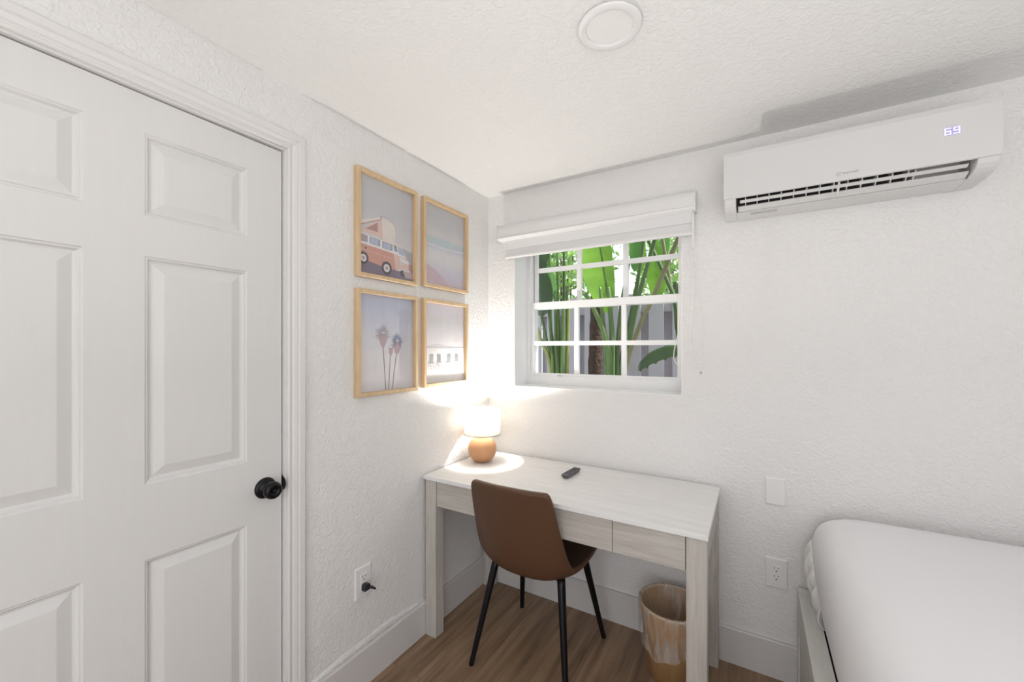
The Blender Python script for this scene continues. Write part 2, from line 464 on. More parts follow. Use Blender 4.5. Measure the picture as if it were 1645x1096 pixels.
st(MB().box((-0.4, RY - .1, FZ - 0.1), (RX + .1, 0.0, FZ)).build('floor', M['floor']), 'brown wood-look plank floor under the desk', 'floor')
st(MB().box((-0.12, RY - .1, CZ), (RX + .1, WT, CZ + .12)).build('ceiling', M['ceiling']), 'white textured ceiling', 'ceiling')
m = MB()
m.box((-0.12, DY1 + 0.012, FZ), (0, 0, CZ)); m.box((-0.12, DY0 - .012, DZ1 + .012), (0, DY1 + .012, CZ))
m.box((-0.12, RY, FZ), (0, DY0 - .012, CZ))
st(m.build('wall_left', M['wall']), 'white textured wall with the door and pictures', 'wall')
m = MB()
m.box((-0.12, 0, -0.3), (WX0, WT, CZ)); m.box((WX1, 0, -0.3), (RX + .1, WT, CZ))
m.box((WX0, 0, -0.3), (WX1, WT, WZ0)); m.box((WX0, 0, WZ1), (WX1, WT, CZ))
st(m.build('wall_back', M['wall']), 'white textured wall with the window and air conditioner', 'wall')
# reveal lining painted smooth
m = MB()
t_ = 0.004
m.box((WX0, 0.0005, WZ0), (WX0 + t_, 0.15, WZ1)); m.box((WX1 - t_, 0.0005, WZ0), (WX1, 0.15, WZ1))
m.box((WX0 + t_, 0.0005, WZ0), (WX1 - t_, 0.15, WZ0 + t_)); m.box((WX0 + t_, 0.0005, WZ1 - t_), (WX1 - t_, 0.15, WZ1))
st(m.build('trim_2', M['vinyl']), 'smooth white painted lining of the window recess', 'window reveal')
m = MB(); m.box((RX, RY, FZ), (RX + .1, -2.95, CZ)); m.box((RX, -1.95, FZ), (RX + .1, 0, CZ)); m.box((RX, -2.95, FZ), (RX + .1, -1.95, .85)); m.box((RX, -2.95, 2.05), (RX + .1, -1.95, CZ))
st(m.build('wall_right', M['wall']), 'white wall beyond the bed, outside the frame', 'wall')
m = MB(); m.box((-.12, RY - .1, FZ), (.55, RY, CZ)); m.box((2.55, RY - .1, FZ), (RX + .1, RY, CZ)); m.box((.55, RY - .1, 2.08), (2.55, RY, CZ))
st(m.build('wall_rear', M['wall']), 'white wall behind the viewer, outside the frame', 'wall')
m = MB()
for a in (.55, 1.53, 2.51): m.box((a, RY - .022, FZ), (a + .04, RY - .001, 2.08))
m.box((.59, RY - .022, 2.03), (2.51, RY - .001, 2.08)); m.box((.59, RY - .022, FZ), (2.51, RY - .001, FZ + .05))
st(m.build('rear_fill_frame', M['vinyl']), 'unseen white patio frame added around the rear fill light', 'window')  # made-up frame to go with the rear fill light
m = MB()
for a in (-2.95, -1.99): m.box((RX + .001, a, .85), (RX + .02, a + .04, 2.05))
m.box((RX + .001, -2.91, 2.01), (RX + .02, -1.99, 2.05)); m.box((RX + .001, -2.91, .85), (RX + .02, -1.99, .89)); m.box((RX + .001, -2.91, 1.43), (RX + .02, -1.99, 1.47))
st(m.build('right_fill_frame', M['vinyl']), 'unseen white window frame added around the right fill light', 'window')  # made-up frame to go with the right fill light

# baseboards
BB = FZ + 0.150
def bbprof(t=0.016): return [(0, FZ), (t, FZ), (t, BB - .004), (t - .003, BB), (0, BB)]
m = MB(); m.prism([(x, z) for x, z in bbprof()], 'Y', DY1 + .06, 0.0)
m.prism([(x, z) for x, z in bbprof()], 'Y', RY, DY0 - .06)
st(m.build('baseboard_left', M['base']), 'tall flat white baseboard along the picture wall', 'baseboard')
def ridge():
    rows = []; n = 48
    for i in range(n + 1):
        u = i / n; y = -1.12 + .53 * u
        h = .004 + .020 * (sin(pi * u) ** 1.3) * (1 + .25 * sin(9 * u + 1))
        rows.append([(.0, y, BB + h + .012), (.0035, y, BB + h + .003), (.0062, y, BB + h * .9), (.0045, y, BB + h * .45), (.0035, y, BB - .001), (0, y, BB - .001)])
    return MB().grid(rows).build('trim_4', M['wall'])
st(ridge(), 'wavy raised plaster ridge just above the left baseboard', 'plaster ridge')
m = MB(); m.prism([(-x, z) for x, z in bbprof()], 'X', 0.016, RX)
st(m.build('baseboard_back', M['base']), 'tall flat white baseboard along the window wall', 'baseboard')

# door casing: profile swept with mitres around the opening
prof = [(0.006, 0.0), (0.006, 0.009), (0.009, 0.012), (0.014, 0.012), (0.017, 0.008), (0.021, 0.0085), (0.025, 0.012),
        (0.036, 0.015), (0.040, 0.0135), (0.043, 0.017), (0.060, 0.018), (0.063, 0.016), (0.064, 0.0)]
m = MB(); rows = []
for (yy, zz, dy, dz) in ((DY1, FZ, 1, 0), (DY1, DZ1, 1, 1), (DY0, DZ1, -1, 1), (DY0, FZ, -1, 0)):
    rows.append([(h, yy + dy * o_, zz + dz * o_) for o_, h in prof])
m.grid(rows, smooth=False, close=True)
# jambs and stops
m.box((-0.12, DY1, FZ), (0.0, DY1 + .0119, DZ1 + .0119)); m.box((-0.12, DY0 - .0119, FZ), (0.0, DY0, DZ1 + .0119))
m.box((-0.12, DY0, DZ1), (0.0, DY1, DZ1 + .0119))
m.box((-0.10, DY1 - .011, FZ), (-0.064, DY1, DZ1)); m.box((-0.10, DY0, DZ1 - .011), (-0.064, DY1, DZ1))
casing = st(m.build('trim_1', M['trim'], fixn=True), 'white moulded casing and jamb around the panelled door', 'door casing')

# door slab with six raised panels
def door():
    XF = -0.012; T = 0.036
    y0, y1, z0, z1 = DY0 + .003, DY1 - .004, FZ + .008, DZ1 - .004
    ys = [y0, -1.933, -1.683, -1.570, -1.323, y1]
    zs = [z0, 0.255, 0.808, 1.004, 1.600, 1.706, 1.919, z1]
    m = MB()
    def q(ya, yb, za, zb):
        m.add([(XF, ya, za), (XF, yb, za), (XF, yb, zb), (XF, ya, zb)], [(0, 1, 2, 3)])
    for i in range(5):
        for j in range(7):
            ya, yb, za, zb = ys[i], ys[i + 1], zs[j], zs[j + 1]
            if i in (1, 3) and j in (1, 3, 5):
                rings = [(0, 0), (0.003, -0.0035), (0.006, -0.0035), (0.011, -0.0105), (0.016, -0.0115), (0.040, -0.0035), (0.042, -0.003)]
                prev = None
                for ins, dx in rings:
                    r = [(XF + dx, ya + ins, za + ins), (XF + dx, yb - ins, za + ins), (XF + dx, yb - ins, zb - ins), (XF + dx, ya + ins, zb - ins)]
                    if prev:
                        m.add(prev + r, [(0, 1, 5, 4), (1, 2, 6, 5), (2, 3, 7, 6), (3, 0, 4, 7)])
                    prev = r
                m.add(prev, [(0, 1, 2, 3)])
            else:
                q(ya, yb, za, zb)
    B = XF - T
    m.add([(XF, y0, z0), (XF, y1, z0), (XF, y1, z1), (XF, y0, z1), (B, y0, z0), (B, y1, z0), (B, y1, z1), (B, y0, z1)],
          [(4, 7, 6, 5), (0, 4, 5, 1), (1, 5, 6, 2), (2, 6, 7, 3), (3, 7, 4, 0)])
    d = m.build('door_1', M['door'])
    bm = bmesh.new(); bm.from_mesh(d.data); bmesh.ops.remove_doubles(bm, verts=bm.verts, dist=1e-5)
    bmesh.ops.recalc_face_normals(bm, faces=bm.faces); bm.to_mesh(d.data); bm.free()
    st(d, 'white six-panel interior door with a black knob', 'door')
    ky, kz = -1.268, 0.908
    k = MB().lathe([(0, 0), (0.033, 0.0), (0.0335, 0.002), (0.031, 0.006), (0.025, 0.009), (0.0145, 0.011), (0.0125, 0.020),
                    (0.014, 0.026), (0.022, 0.030), (0.0265, 0.037), (0.0275, 0.046), (0.0255, 0.054), (0.020, 0.058), (0.0135, 0.0595),
                    (0.0125, 0.058), (0.010, 0.055), (0.0, 0.0545)], 40, (XF, ky, kz), 'X').build('door_knob', M['black'], d)
    k['label'] = 'round black door knob'
    kb = MB().lathe([(0.0, 0.0545), (0.0055, 0.0545), (0.0055, 0.0575), (0, 0.058)], 20, (XF, ky, kz), 'X').build('privacy_button', M['black'], k)
    # latch strike with a rounded lip on the jamb
    pts = [(-0.002, -.018), (-0.002, .018)]
    poly = [(-0.030, kz - .028), (-0.012, kz - .028)] + [(-0.012 + .020 * sin(a), kz - .022 * cos(a)) for a in [pi * i / 10 for i in range(11)]] + [(-0.012, kz + .028), (-0.030, kz + .028)]
    s_ = MB().prism(poly, 'Y', DY1 - .0015, DY1 + .0).build('strike_plate', M['black'], casing)
    s_['label'] = 'black latch strike plate with a rounded lip'
    return d
door()

# ------------------------------------------------------------------ window
def window():
    t = thing('window_1', 'white single-hung window with divided panes over the desk', 'window', ((WX0 + WX1) / 2, 0.15, WZ0), kind='structure')
    ox, oy, oz = (WX0 + WX1) / 2, 0.15, WZ0
    def B(m, a, b): return m.box((a[0] - ox, a[1] - oy, a[2] - oz), (b[0] - ox, b[1] - oy, b[2] - oz))
    x0, x1, z0, z1 = WX0, WX1, WZ0 + .0, WZ1
    fy0, fy1 = 0.15, 0.25
    m = MB()
    B(m, (x0, fy0, z0), (x0 + .026, fy1, z1)); B(m, (x1 - .026, fy0, z0), (x1, fy1, z1))
    B(m, (x0 + .026, fy0, z0), (x1 - .026, fy1, z0 + .058)); B(m, (x0 + .026, fy0, z1 - .03), (x1 - .026, fy1, z1))
    m.build('window_frame', M['vinyl'], t, bevel=.0015)
    # track stop that separates the sashes
    # lower sash (front)
    def sash(name, y0, y1, xa, xb, za, zb, stile, brail, trail, hz):
        m = MB()
        B(m, (xa, y0, za), (xa + stile, y1, zb)); B(m, (xb - stile, y0, za), (xb, y1, zb))
        B(m, (xa + stile, y0, za), (xb - stile, y1, za + brail)); B(m, (xa + stile, y0, zb - trail), (xb - stile, y1, zb))
        s = m.build(name, M['vinyl'], t, bevel=.0015)
        gx0, gx1, gz0, gz1 = xa + stile, xb - stile, za + brail, zb - trail
        yc = (y0 + y1) / 2
        m = MB(); w3 = (gx1 - gx0) / 3; hw = .0125
        for k in (1, 2):
            xc = gx0 + w3 * k
            B(m, (xc - hw, yc - .011, gz0), (xc + hw, yc + .011, gz1))
        xs = [gx0, gx0 + w3 - hw, gx0 + w3 + hw, gx0 + 2 * w3 - hw, gx0 + 2 * w3 + hw, gx1]
        for k in (0, 2, 4):
            B(m, (xs[k], yc - .011, hz - hw), (xs[k + 1], yc + .011, hz + hw))
        m.build('muntin_grid', M['vinyl'], s)
        g = MB(); B(g, (gx0 - .002, yc - .002, gz0 - .002), (gx1 + .002, yc + .002, gz1 + .002))
        g.build('window_pane', M['glass'], s)
        return s
    s1 = sash('lower_sash', 0.155, 0.178, x0 + .026, x1 - .022, z0 + .052, 1.630, .022, .020, .040, 1.388)
    s2 = sash('upper_sash', 0.192, 0.214, x0 + .030, x1 - .026, 1.590, z1 - .03, .020, .040, .020, 1.825)
    m = MB()
    for xx in (0.80, 0.875): B(m, (xx, 0.147, z0 + .052), (xx + .05, 0.1555, z0 + .062))
    m.build('sash_latch', M['white_plastic'], s1, bevel=.001)
    m = MB(); B(m, (0.375, 0.152, z0 + .054), (0.405, 0.156, z0 + .060))
    m.build('vent_stop', M['slot'], s1)
window()

# ------------------------------------------------------------------ roller blind
def blind():
    t = thing('roller_blind', 'white roller blind rolled up above the window', 'window blind', (0.62, -0.001, 1.97))
    ox, oy, oz = 0.62, -0.001, 1.97
    L = lambda x, y, z: (x - ox, y - oy, z - oz)
    m = MB()
    prof = [(-0.001, 2.046), (-0.062, 2.046), (-0.074, 2.036), (-0.078, 2.02), (-0.078, 1.978), (-0.070, 1.966), (-0.058, 1.962), (-0.001, 1.962)]
    m.prism([(y - oy, z - oz) for y, z in prof], 'X', 0.112 - ox, 1.126 - ox)
    m.build('headrail', M['blind'], t, bevel=.002)
    m = MB(); m.box(L(0.112, -.0795, 1.9675), L(1.126, -.070, 1.9745))
    m.build('valance_lip', M['vinyl'], t, bevel=.001)
    m = MB(); m.box(L(0.146, -.034, 1.883), L(1.117, -.031, 1.965)); m.box(L(0.146, -.040, 1.915), L(1.117, -.036, 1.965))
    m.build('blind_fabric', M['blind_fabric'], t)
    m = MB(); m.prism([(y - oy, z - oz) for y, z in ((-.041, 1.884), (-.026, 1.884), (-.024, 1.872), (-.026, 1.864), (-.041, 1.864), (-.044, 1.872))], 'X', 0.143 - ox, 1.119 - ox)
    m.build('bottom_rail', M['blind'], t, bevel=.001)
    m = MB(); m.prism([(y - oy, z - oz) for y, z in ((-.082, 2.049), (-.001, 2.049), (-.001, 1.960), (-.070, 1.960), (-.082, 1.968))], 'X', 1.1262 - ox, 1.130 - ox)
    m.build('end_cap', M['white_plastic'], t, bevel=.001); m = MB()
    m.prism([(y - oy, z - oz) for y, z in ((-.082, 2.049), (-.001, 2.049), (-.001, 1.960), (-.070, 1.960), (-.082, 1.968))], 'X', 0.108 - ox, 0.1118 - ox)
    m.build('end_cap', M['white_plastic'], t, bevel=.001)
    def smooth(P, n=8):
        out = []
        for i in range(len(P) - 1):
            p0, p1, p2, p3 = [Vector(P[max(0, min(len(P) - 1, k))]) for k in (i - 1, i, i + 1, i + 2)]
            for j in range(n):
                u = j / n
                out.append(0.5 * ((2 * p1) + (p2 - p0) * u + (2 * p0 - 5 * p1 + 4 * p2 - p3) * u * u + (3 * p1 - p0 - 3 * p2 + p3) * u ** 3))
        out.append(Vector(P[-1])); return out
    loop = [(1.117, -.05, 1.962), (1.116, -.05, 1.80), (1.118, -.05, 1.60), (1.108, -.045, 1.42), (1.107, -.04, 1.36), (1.118, -.035, 1.300), (1.147, -.03, 1.277),
            (1.167, -.035, 1.315), (1.160, -.04, 1.41), (1.137, -.045, 1.60), (1.123, -.05, 1.78), (1.119, -.052, 1.962)]
    MB().tube([L(*p) for p in smooth(loop)], 0.0020, 6).build('pull_chain', M['cord'], t)
    MB().tube([L(1.1165, -.0505, 1.80), L(1.1165, -.0505, 1.775)], .0035, 8).build('chain_connector', M['white_plastic'], t)
    # second cord hanging inside the recess
    c = thing('blind_cord', 'thin white cord hanging inside the window recess', 'cord', (1.045, 0.09, 1.28))
    P = [(1.050, .10, 1.99), (1.050, .10, 1.83), (1.046, .10, 1.72), (1.042, .10, 1.55), (1.036, .10, 1.45), (1.022, .10, 1.38), (1.014, .10, 1.33), (1.018, .10, 1.30), (1.034, .10, 1.275)]
    MB().tube([(x - 1.045, y - .09, z - 1.28) for x, y, z in smooth(P)], 0.0022, 6).build('cord_line', M['cord'], c)
    m = MB()
    for k in range(12): m.lathe([(0, -.004), (.003, -.0025), (.0042, 0), (.003, .0025), (0, .004)], 8, (.0115, .02, 1.83 + k * .0105 - 1.28))
    o = m.build('amber_beads', M['amber'], c); o['label'] = 'short string of amber beads'
    h = MB().lathe([(0, -0.0035), (.0045, -.003), (.0055, 0), (0, 0)], 12, (0, 0, 0), 'Y').build('wall_screw', M['nickel'], loc=(1.144, -0.0005, 1.250))
    tag(h, 'tiny grey screw in the wall under the blind chain', 'screw')
blind()

# ------------------------------------------------------------------ air conditioner
def aircon():
    X0, X1 = 1.245, 1.985
    ox, oy, oz = X0, 0, 1.90
    t = thing('air_conditioner', 'white wall-mounted split air conditioner with a lit temperature display', 'air conditioner', (ox, oy, oz))
    def pr(m, prof, a, b, mi=0): m.prism([(y - oy, z - oz) for y, z in prof], 'X', a - ox, b - ox, mi)
    arc = [(-0.195 + 0.0, 1.945), (-0.193, 1.935), (-0.187, 1.925), (-0.175, 1.914), (-0.158, 1.906), (-0.135, 1.902)]
    full = [(-.001, 2.118), (-.185, 2.118), (-.195, 2.110)] + arc + [(-.03, 1.900), (-.001, 1.902)]
    cav = [(-.001, 2.118), (-.185, 2.118), (-.195, 2.110), (-.195, 1.938), (-.185, 1.945), (-.10, 2.0), (-.07, 1.985), (-.06, 1.945), (-.118, 1.907), (-.122, 1.902), (-.03, 1.900), (-.001, 1.902)]
    m = MB(); pr(m, full, X0 + .003, 1.287); pr(m, cav, 1.287, 1.935); pr(m, full, 1.935, X1 - .003)
    m.build('body', M['ac_white'], t, bevel=.002)
    m = MB(); pr(m, [(-.001, 2.121), (-.18, 2.121), (-.196, 2.116), (-.201, 2.10), (-.201, 1.940), (-.1955, 1.940), (-.1955, 2.1185), (-.001, 2.1185)], X0, X1)
    fp = m.build('front_panel', M['ac_white'], t, bevel=.0015)
    m = MB(); pr(m, [(-.184, 1.9465), (-.102, 1.998), (-.072, 1.984), (-.0625, 1.947), (-.066, 1.946), (-.075, 1.98), (-.102, 1.992), (-.182, 1.943)], 1.2885, 1.795)
    m.build('air_duct', M['vent_dark'], t)
    # flaps: two long vanes
    m = MB(); pr(m, [(-.181, 1.9315), (-.179, 1.9345), (-.165, 1.9285), (-.166, 1.9255)], 1.300, 1.920)
    v1 = m.build('louver', M['ac_white'], t, bevel=.0007)
    m = MB(); pr(m, [(-.151, 1.9165), (-.149, 1.9205), (-.122, 1.9110), (-.1185, 1.9085), (-.121, 1.9055)], 1.293, 1.930)
    v2 = m.build('louver', M['ac_white'], t, bevel=.0007)
    for k in range(13):
        xx = 1.318 + k * 0.0385
        m = MB(); pr(m, [(-.188, 1.935), (-.184, 1.943), (-.13, 1.962), (-.125, 1.935), (-.145, 1.917), (-.150, 1.919), (-.165, 1.926)], xx, xx + .0022)
        m.build('fin', M['ac_white'], t)
    m = MB(); pr(m, [(-.186, 1.940), (-.145, 1.955), (-.115, 1.935), (-.110, 1.912), (-.150, 1.907)], 1.6, 1.606)
    m.build('louver_bracket', M['ac_white'], t)
    m = MB(); pr(m, [(-.186, 1.938), (-.16, 1.950), (-.10, 1.955), (-.09, 1.93), (-.112, 1.914), (-.128, 1.905)], 1.797, 1.800)
    m.build('duct_end_plate', M['ac_white'], t)
    m = MB(); m.box((1.335 - ox, -.104, 1.8990 - oz), (1.425 - ox, -.080, 1.9012 - oz))
    o = m.build('rating_label', M['grey_label'], t); o['label'] = 'grey strip label under the vent'
    # logo: ring, tick and lettering
    m = MB(); yy = -.2012
    cx, cz, R = 1.5985, 1.9625, .0062
    ring = [(cx - ox + R * cos(a), yy, cz - oz + R * sin(a)) for a in [2 * pi * i / 28 for i in range(26)]]
    m.tube(ring, .0006, 5)
    m.tube([(cx - ox - .003, yy, cz - oz + .001), (cx - ox, yy, cz - oz - .0028), (cx - ox + .0075, yy, cz - oz + .0065)], .0007, 5)
    m.build('logo_emblem', M['logo'], fp)
    me = text_mesh('everwell', 0.0125); me.materials.clear(); me.materials.append(M['logo'])
    o = bpy.data.objects.new('logo_lettering', me); COL.objects.link(o); o.parent = fp
    o.location = (1.609 - ox, -.2012, 1.9598 - oz); o.rotation_euler = (radians(90), 0, 0)
    # display 69
    seg = {'6': 'afgedc', '9': 'abcdfg'}
    m = MB()
    def digit(ch, x, z, w, h, b=.0026):
        S_ = {'a': ((0, h - b), (w, h)), 'd': ((0, 0), (w, b)), 'g': ((0, h / 2 - b / 2), (w, h / 2 + b / 2)),
              'f': ((0, h / 2), (b, h)), 'e': ((0, 0), (b, h / 2)), 'b': ((w - b, h / 2), (w, h)), 'c': ((w - b, 0), (w, h / 2))}
        for c in seg[ch]:
            (a0, b0), (a1, b1) = S_[c]
            m.box((x + a0 - ox, -.2018, z + b0 - oz), (x + a1 - ox, -.2010, z + b1 - oz))
    digit('6', 1.860, 2.026, .0145, .021); digit('9', 1.8795, 2.026, .0145, .021)
    g = MB(); g.prism([(a - ox, b - oz) for a, b in rounded_rect(1.8575, 1.8965, 2.0235, 2.0495, .006)], 'Y', -.20125, -.2009)
    g.build('display_halo', pm('display_halo', (.45, .42, .62), .5, emit=((.42, .34, 1.0), .18), var=(40, .05)), fp)  # glowing plate painted in as the halo of light around the digits
    o = m.build('temperature_display', M['led'], fp); o['label'] = 'glowing bluish white digits 69'
aircon()

# ------------------------------------------------------------------ wall plates
def outlet(name, label, group=None):
    """built facing -Y around the origin, on the wall plane y=0"""
    t = thing(name, label, 'power outlet', group=group)
    m = MB(); w, h = .0395, .061
    m.add([(-w, 0, -h), (w, 0, -h), (w, 0, h), (-w, 0, h), (-w, -.003, -h), (w, -.003, -h), (w, -.003, h), (-w, -.003, h),
           (-w + .004, -.0065, -h + .004), (w - .004, -.0065, -h + .004), (w - .004, -.0065, h - .004), (-w + .004, -.0065, h - .004)],
          [(0, 1, 5, 4), (1, 2, 6, 5), (2, 3, 7, 6), (3, 0, 4, 7), (4, 5, 9, 8), (5, 6, 10, 9), (6, 7, 11, 10), (7, 4, 8, 11), (8, 9, 10, 11), (3, 2, 1, 0)])
    m.build('cover_plate', M['white_plastic'], t)
    m = MB(); m.box((-.0165, -.0085, -.0335), (.0165, -.006, .0335))
    r = m.build('receptacle', M['white_plastic'], t, bevel=.001)
    for dz in (.0165, -.0165):
        m = MB()
        m.box((-.0075, -.0090, dz + .001), (-.0055, -.0084, dz + .010)); m.box((.0055, -.0090, dz + .002), (.0075, -.0084, dz + .009))
        m.lathe([(0, -.0006), (.0027, -.0006), (.0027, 0), (0, 0)], 10, (0, -.0084, dz - .007), 'Y')
        m.build('socket_slots', M['slot'], r)
    for dz in (.048, -.048):
        MB().lathe([(0, -.0010), (.0022, -.0008), (.003, 0), (0, 0)], 10, (0, -.0065, dz), 'Y').build('screw', M['white_plastic'], t)
    return t
o1 = outlet('wall_outlet', 'white double power outlet on the wall between desk and bed')
o1.location = (1.4255, -.0005, 0.438)
o2 = copy_tree(o1); o2['label'] = 'white power outlet beside the door holding a black plug'
o2.location = (.0005, -.897, 0.427); o2.rotation_euler = (0, 0, radians(90))
# black plug in the lower socket
p = thing('power_plug', 'black angled plug pushed into the outlet beside the door', 'plug', (.0095, -.897, .4105))
m = MB(); m.prism([(-.014, -.013), (.012, -.013), (.016, -.004), (.013, .010), (-.004, .015), (-.014, .008)], 'X', 0, .022)
m.build('plug_body', M['black_plastic'], p, bevel=.003)
MB().tube([(.011, .006, -.004), (.022, .018, -.007), (.029, .026, -.013), (.031, .030, -.018)], [.007, .006, .0045, .004], 10).build('cord_relief', M['black_plastic'], p)
m = MB(); w, h = .0355, .0555
m.add([(-w, 0, -h), (w, 0, -h), (w, 0, h), (-w, 0, h), (-w, -.003, -h), (w, -.003, -h), (w, -.003, h), (-w, -.003, h),
       (-w + .004, -.006, -h + .004), (w - .004, -.006, -h + .004), (w - .004, -.006, h - .004), (-w + .004, -.006, h - .004)],
      [(0, 1, 5, 4), (1, 2, 6, 5), (2, 3, 7, 6), (3, 0, 4, 7), (4, 5, 9, 8), (5, 6, 10, 9), (6, 7, 11, 10), (7, 4, 8, 11), (8, 9, 10, 11), (3, 2, 1, 0)])
tag(m.build('blank_wall_plate', M['white_plastic'], loc=(1.4225, -.0005, .771)), 'plain white blank cover plate above the outlet near the bed', 'wall plate')

# ------------------------------------------------------------------ recessed ceiling light
t = thing('ceiling_light', 'round slim white recessed ceiling light, switched off', 'ceiling light', (1.006, -.893, CZ))
MB().lathe([(.0625, -.002), (.0635, -.0085), (.066, -.0095), (.082, -.0085), (.0858, -.0065), (.086, -.0045), (.0835, -.004), (.0835, 0), (.0625, 0)], 64).build('trim_ring', M['white_plastic'], t)
dd = MB().lathe([(0, -.0045), (.050, -.0045), (.0628, -.0042)], 64).build('diffuser', pm('diffuser', (.84, .83, .82), .4, var=(20, .01)), t)

# ------------------------------------------------------------------ desk
def desk():
    X0, X1, Y0, Y1, ZT = 0.008, 1.222, -0.560, -0.018, 0.762
    ox, oy, oz = 0.615, -0.29, FZ
    t = thing('desk', 'whitewashed wooden writing desk with slim drawers under the window', 'desk', (ox, oy, oz))
    def B(m, a, b): return m.box((a[0] - ox, a[1] - oy, a[2] - oz), (b[0] - ox, b[1] - oy, b[2] - oz))
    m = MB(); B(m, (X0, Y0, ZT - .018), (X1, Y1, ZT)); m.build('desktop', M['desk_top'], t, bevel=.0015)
    lx0, lx1, ly0, ly1, L = 0.018, 1.218, -0.552, -0.022, 0.062
    for (xa, ya) in ((lx0, ly0), (lx1 - L, ly0), (lx0, ly1 - .058), (lx1 - L, ly1 - .058)):
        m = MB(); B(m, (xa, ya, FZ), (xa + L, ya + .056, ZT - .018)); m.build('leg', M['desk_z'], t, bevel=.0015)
    # aprons
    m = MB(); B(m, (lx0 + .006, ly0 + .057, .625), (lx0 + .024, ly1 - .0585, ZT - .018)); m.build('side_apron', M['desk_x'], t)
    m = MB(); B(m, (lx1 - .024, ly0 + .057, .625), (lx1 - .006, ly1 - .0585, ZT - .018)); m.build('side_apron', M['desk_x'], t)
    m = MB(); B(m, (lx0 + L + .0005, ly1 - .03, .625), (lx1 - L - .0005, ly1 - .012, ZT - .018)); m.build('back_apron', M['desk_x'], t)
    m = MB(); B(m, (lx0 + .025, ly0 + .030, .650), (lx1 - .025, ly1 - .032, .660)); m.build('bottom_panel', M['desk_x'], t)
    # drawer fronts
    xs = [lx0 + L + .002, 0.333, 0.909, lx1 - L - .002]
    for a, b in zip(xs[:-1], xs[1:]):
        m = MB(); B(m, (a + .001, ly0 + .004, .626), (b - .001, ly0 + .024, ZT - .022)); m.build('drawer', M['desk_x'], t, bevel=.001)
desk()

# ------------------------------------------------------------------ table lamp
def lamp():
    cx, cy, cz = 0.112, -0.222, 0.7625
    t = thing('table_lamp', 'lit table lamp with a round terracotta base and white drum shade', 'table lamp', (cx, cy, cz))
    R = .0745; zc = .065
    prof = [(0, 0.0), (.034, 0.0), (.036, .003)]
    for i in range(22):
        a = -58 + i * 7.0
        if a > 82: break
        prof.append((R * cos(radians(a)), zc + R * sin(radians(a))))
    prof += [(.010, zc + R - .001), (0, zc + R - .001)]
    MB().lathe(prof, 48).build('lamp_base', M['clay'], t)
    MB().lathe([(0, .132), (.011, .132), (.011, .150), (.017, .152), (.017, .178), (0, .178)], 20).build('lamp_socket', M['white_plastic'], t)
    MB().lathe([(0, .178), (.012, .178), (.015, .186), (.024, .208), (.0275, .216), (.0275, .2195), (0, .2195)], 28).build('bulb_baffle', M['white_plastic'], t)  # hidden opaque cone, added to hold back the bulb's downward light
    bl = MB().lathe([(0, .220), (.026, .220), (.029, .232), (.028, .245), (.021, .257), (.010, .263), (0, .265)], 24).build('light_bulb', M['bulb'], t)
    z0, z1 = .145, .277; r0, r1 = .095, .097
    sh = MB().lathe([(r0, z0), (r0 + .0004, z0 + .04), (r1 - .0005, z1 - .04), (r1, z1)], 64).build('lamp_shade', M['shade'], t)
    sh['label'] = 'white fabric drum shade glowing from the bulb inside'
    def torus(r, z):
        pts = [(r * cos(2 * pi * i / 64), r * sin(2 * pi * i / 64), z) for i in range(65)]
        return pts
    m = MB(); m.tube(torus(r0 + .0003, z0), .0017, 6, caps=False); m.tube(torus(r1 + .0003, z1), .0017, 6, caps=False)
    a = radians(195)
    m.tube([((r0 + .001) * cos(a), (r0 + .001) * sin(a), z0), ((r1 + .001) * cos(a), (r1 + .001) * sin(a), z1)], .0012, 5)
    m.build('shade_piping', M['shade_trim'], sh)
    m = MB()
    for k in range(3):
        a = 2 * pi * k / 3 + .4
        m.tube([(.012 * cos(a), .012 * sin(a), .152), (r0 * cos(a), r0 * sin(a), .158)], .0011, 5)
    m.build('shade_spider', M['nickel'], t)
    l = bpy.data.lights.new('lamp_bulb_light', 'POINT'); l.energy = 20; l.color = (1.0, 0.96, 0.90); l.shadow_soft_size = .02
    lo = bpy.data.objects.new('lamp_bulb_light', l); COL.objects.link(lo); lo.parent = t; lo.location = (0, 0, .240)
lamp()

# ------------------------------------------------------------------ remote
def remote():
    t = thing('remote_control', 'dark grey remote control lying on the desktop', 'remote control', (.606, -.200, .7622), radians(-3))
    rows = []
    for ins, z in ((.008, 0.0), (.005, .003), (.001, .011), (0, .014), (.001, .0165), (.003, .0175)):
        rows.append([(x, y, z) for x, y in rounded_rect(-.019 + ins, .019 - ins, -.073 + ins, .073 - ins, .010)])
    m = MB().grid(rows, close=True, smooth=True)
    m.add(rows[-1], [tuple(range(len(rows[-1])))]); m.add(rows[0], [tuple(range(len(rows[0])))[::-1]])
    b = m.build('remote_body', pm('remote_grey', (.10, .095, .105), .42, var=(40, .1)), t)
    k = 0
    for (x, y, w_, h_) in [(-.009, .058, .007, .005), (.009, .058, .007, .005), (0, .036, .022, .022), (-.010, .012, .007, .004), (0, .012, .007, .004), (.010, .012, .007, .004),
                          (-.010, -.004, .007, .004), (0, -.004, .007, .004), (.010, -.004, .007, .004), (-.009, -.028, .011, .005), (.009, -.028, .011, .005), (-.009, -.044, .011, .005), (.009, -.044, .011, .005)]:
        m = MB(); pr = rounded_rect(x - w_ / 2, x + w_ / 2, y - h_ / 2, y + h_ / 2, min(w_, h_) * .45, 4)
        m.prism(pr, 'Z', .0172, .0188); m.build('button', M['black_plastic'], b)
remote()

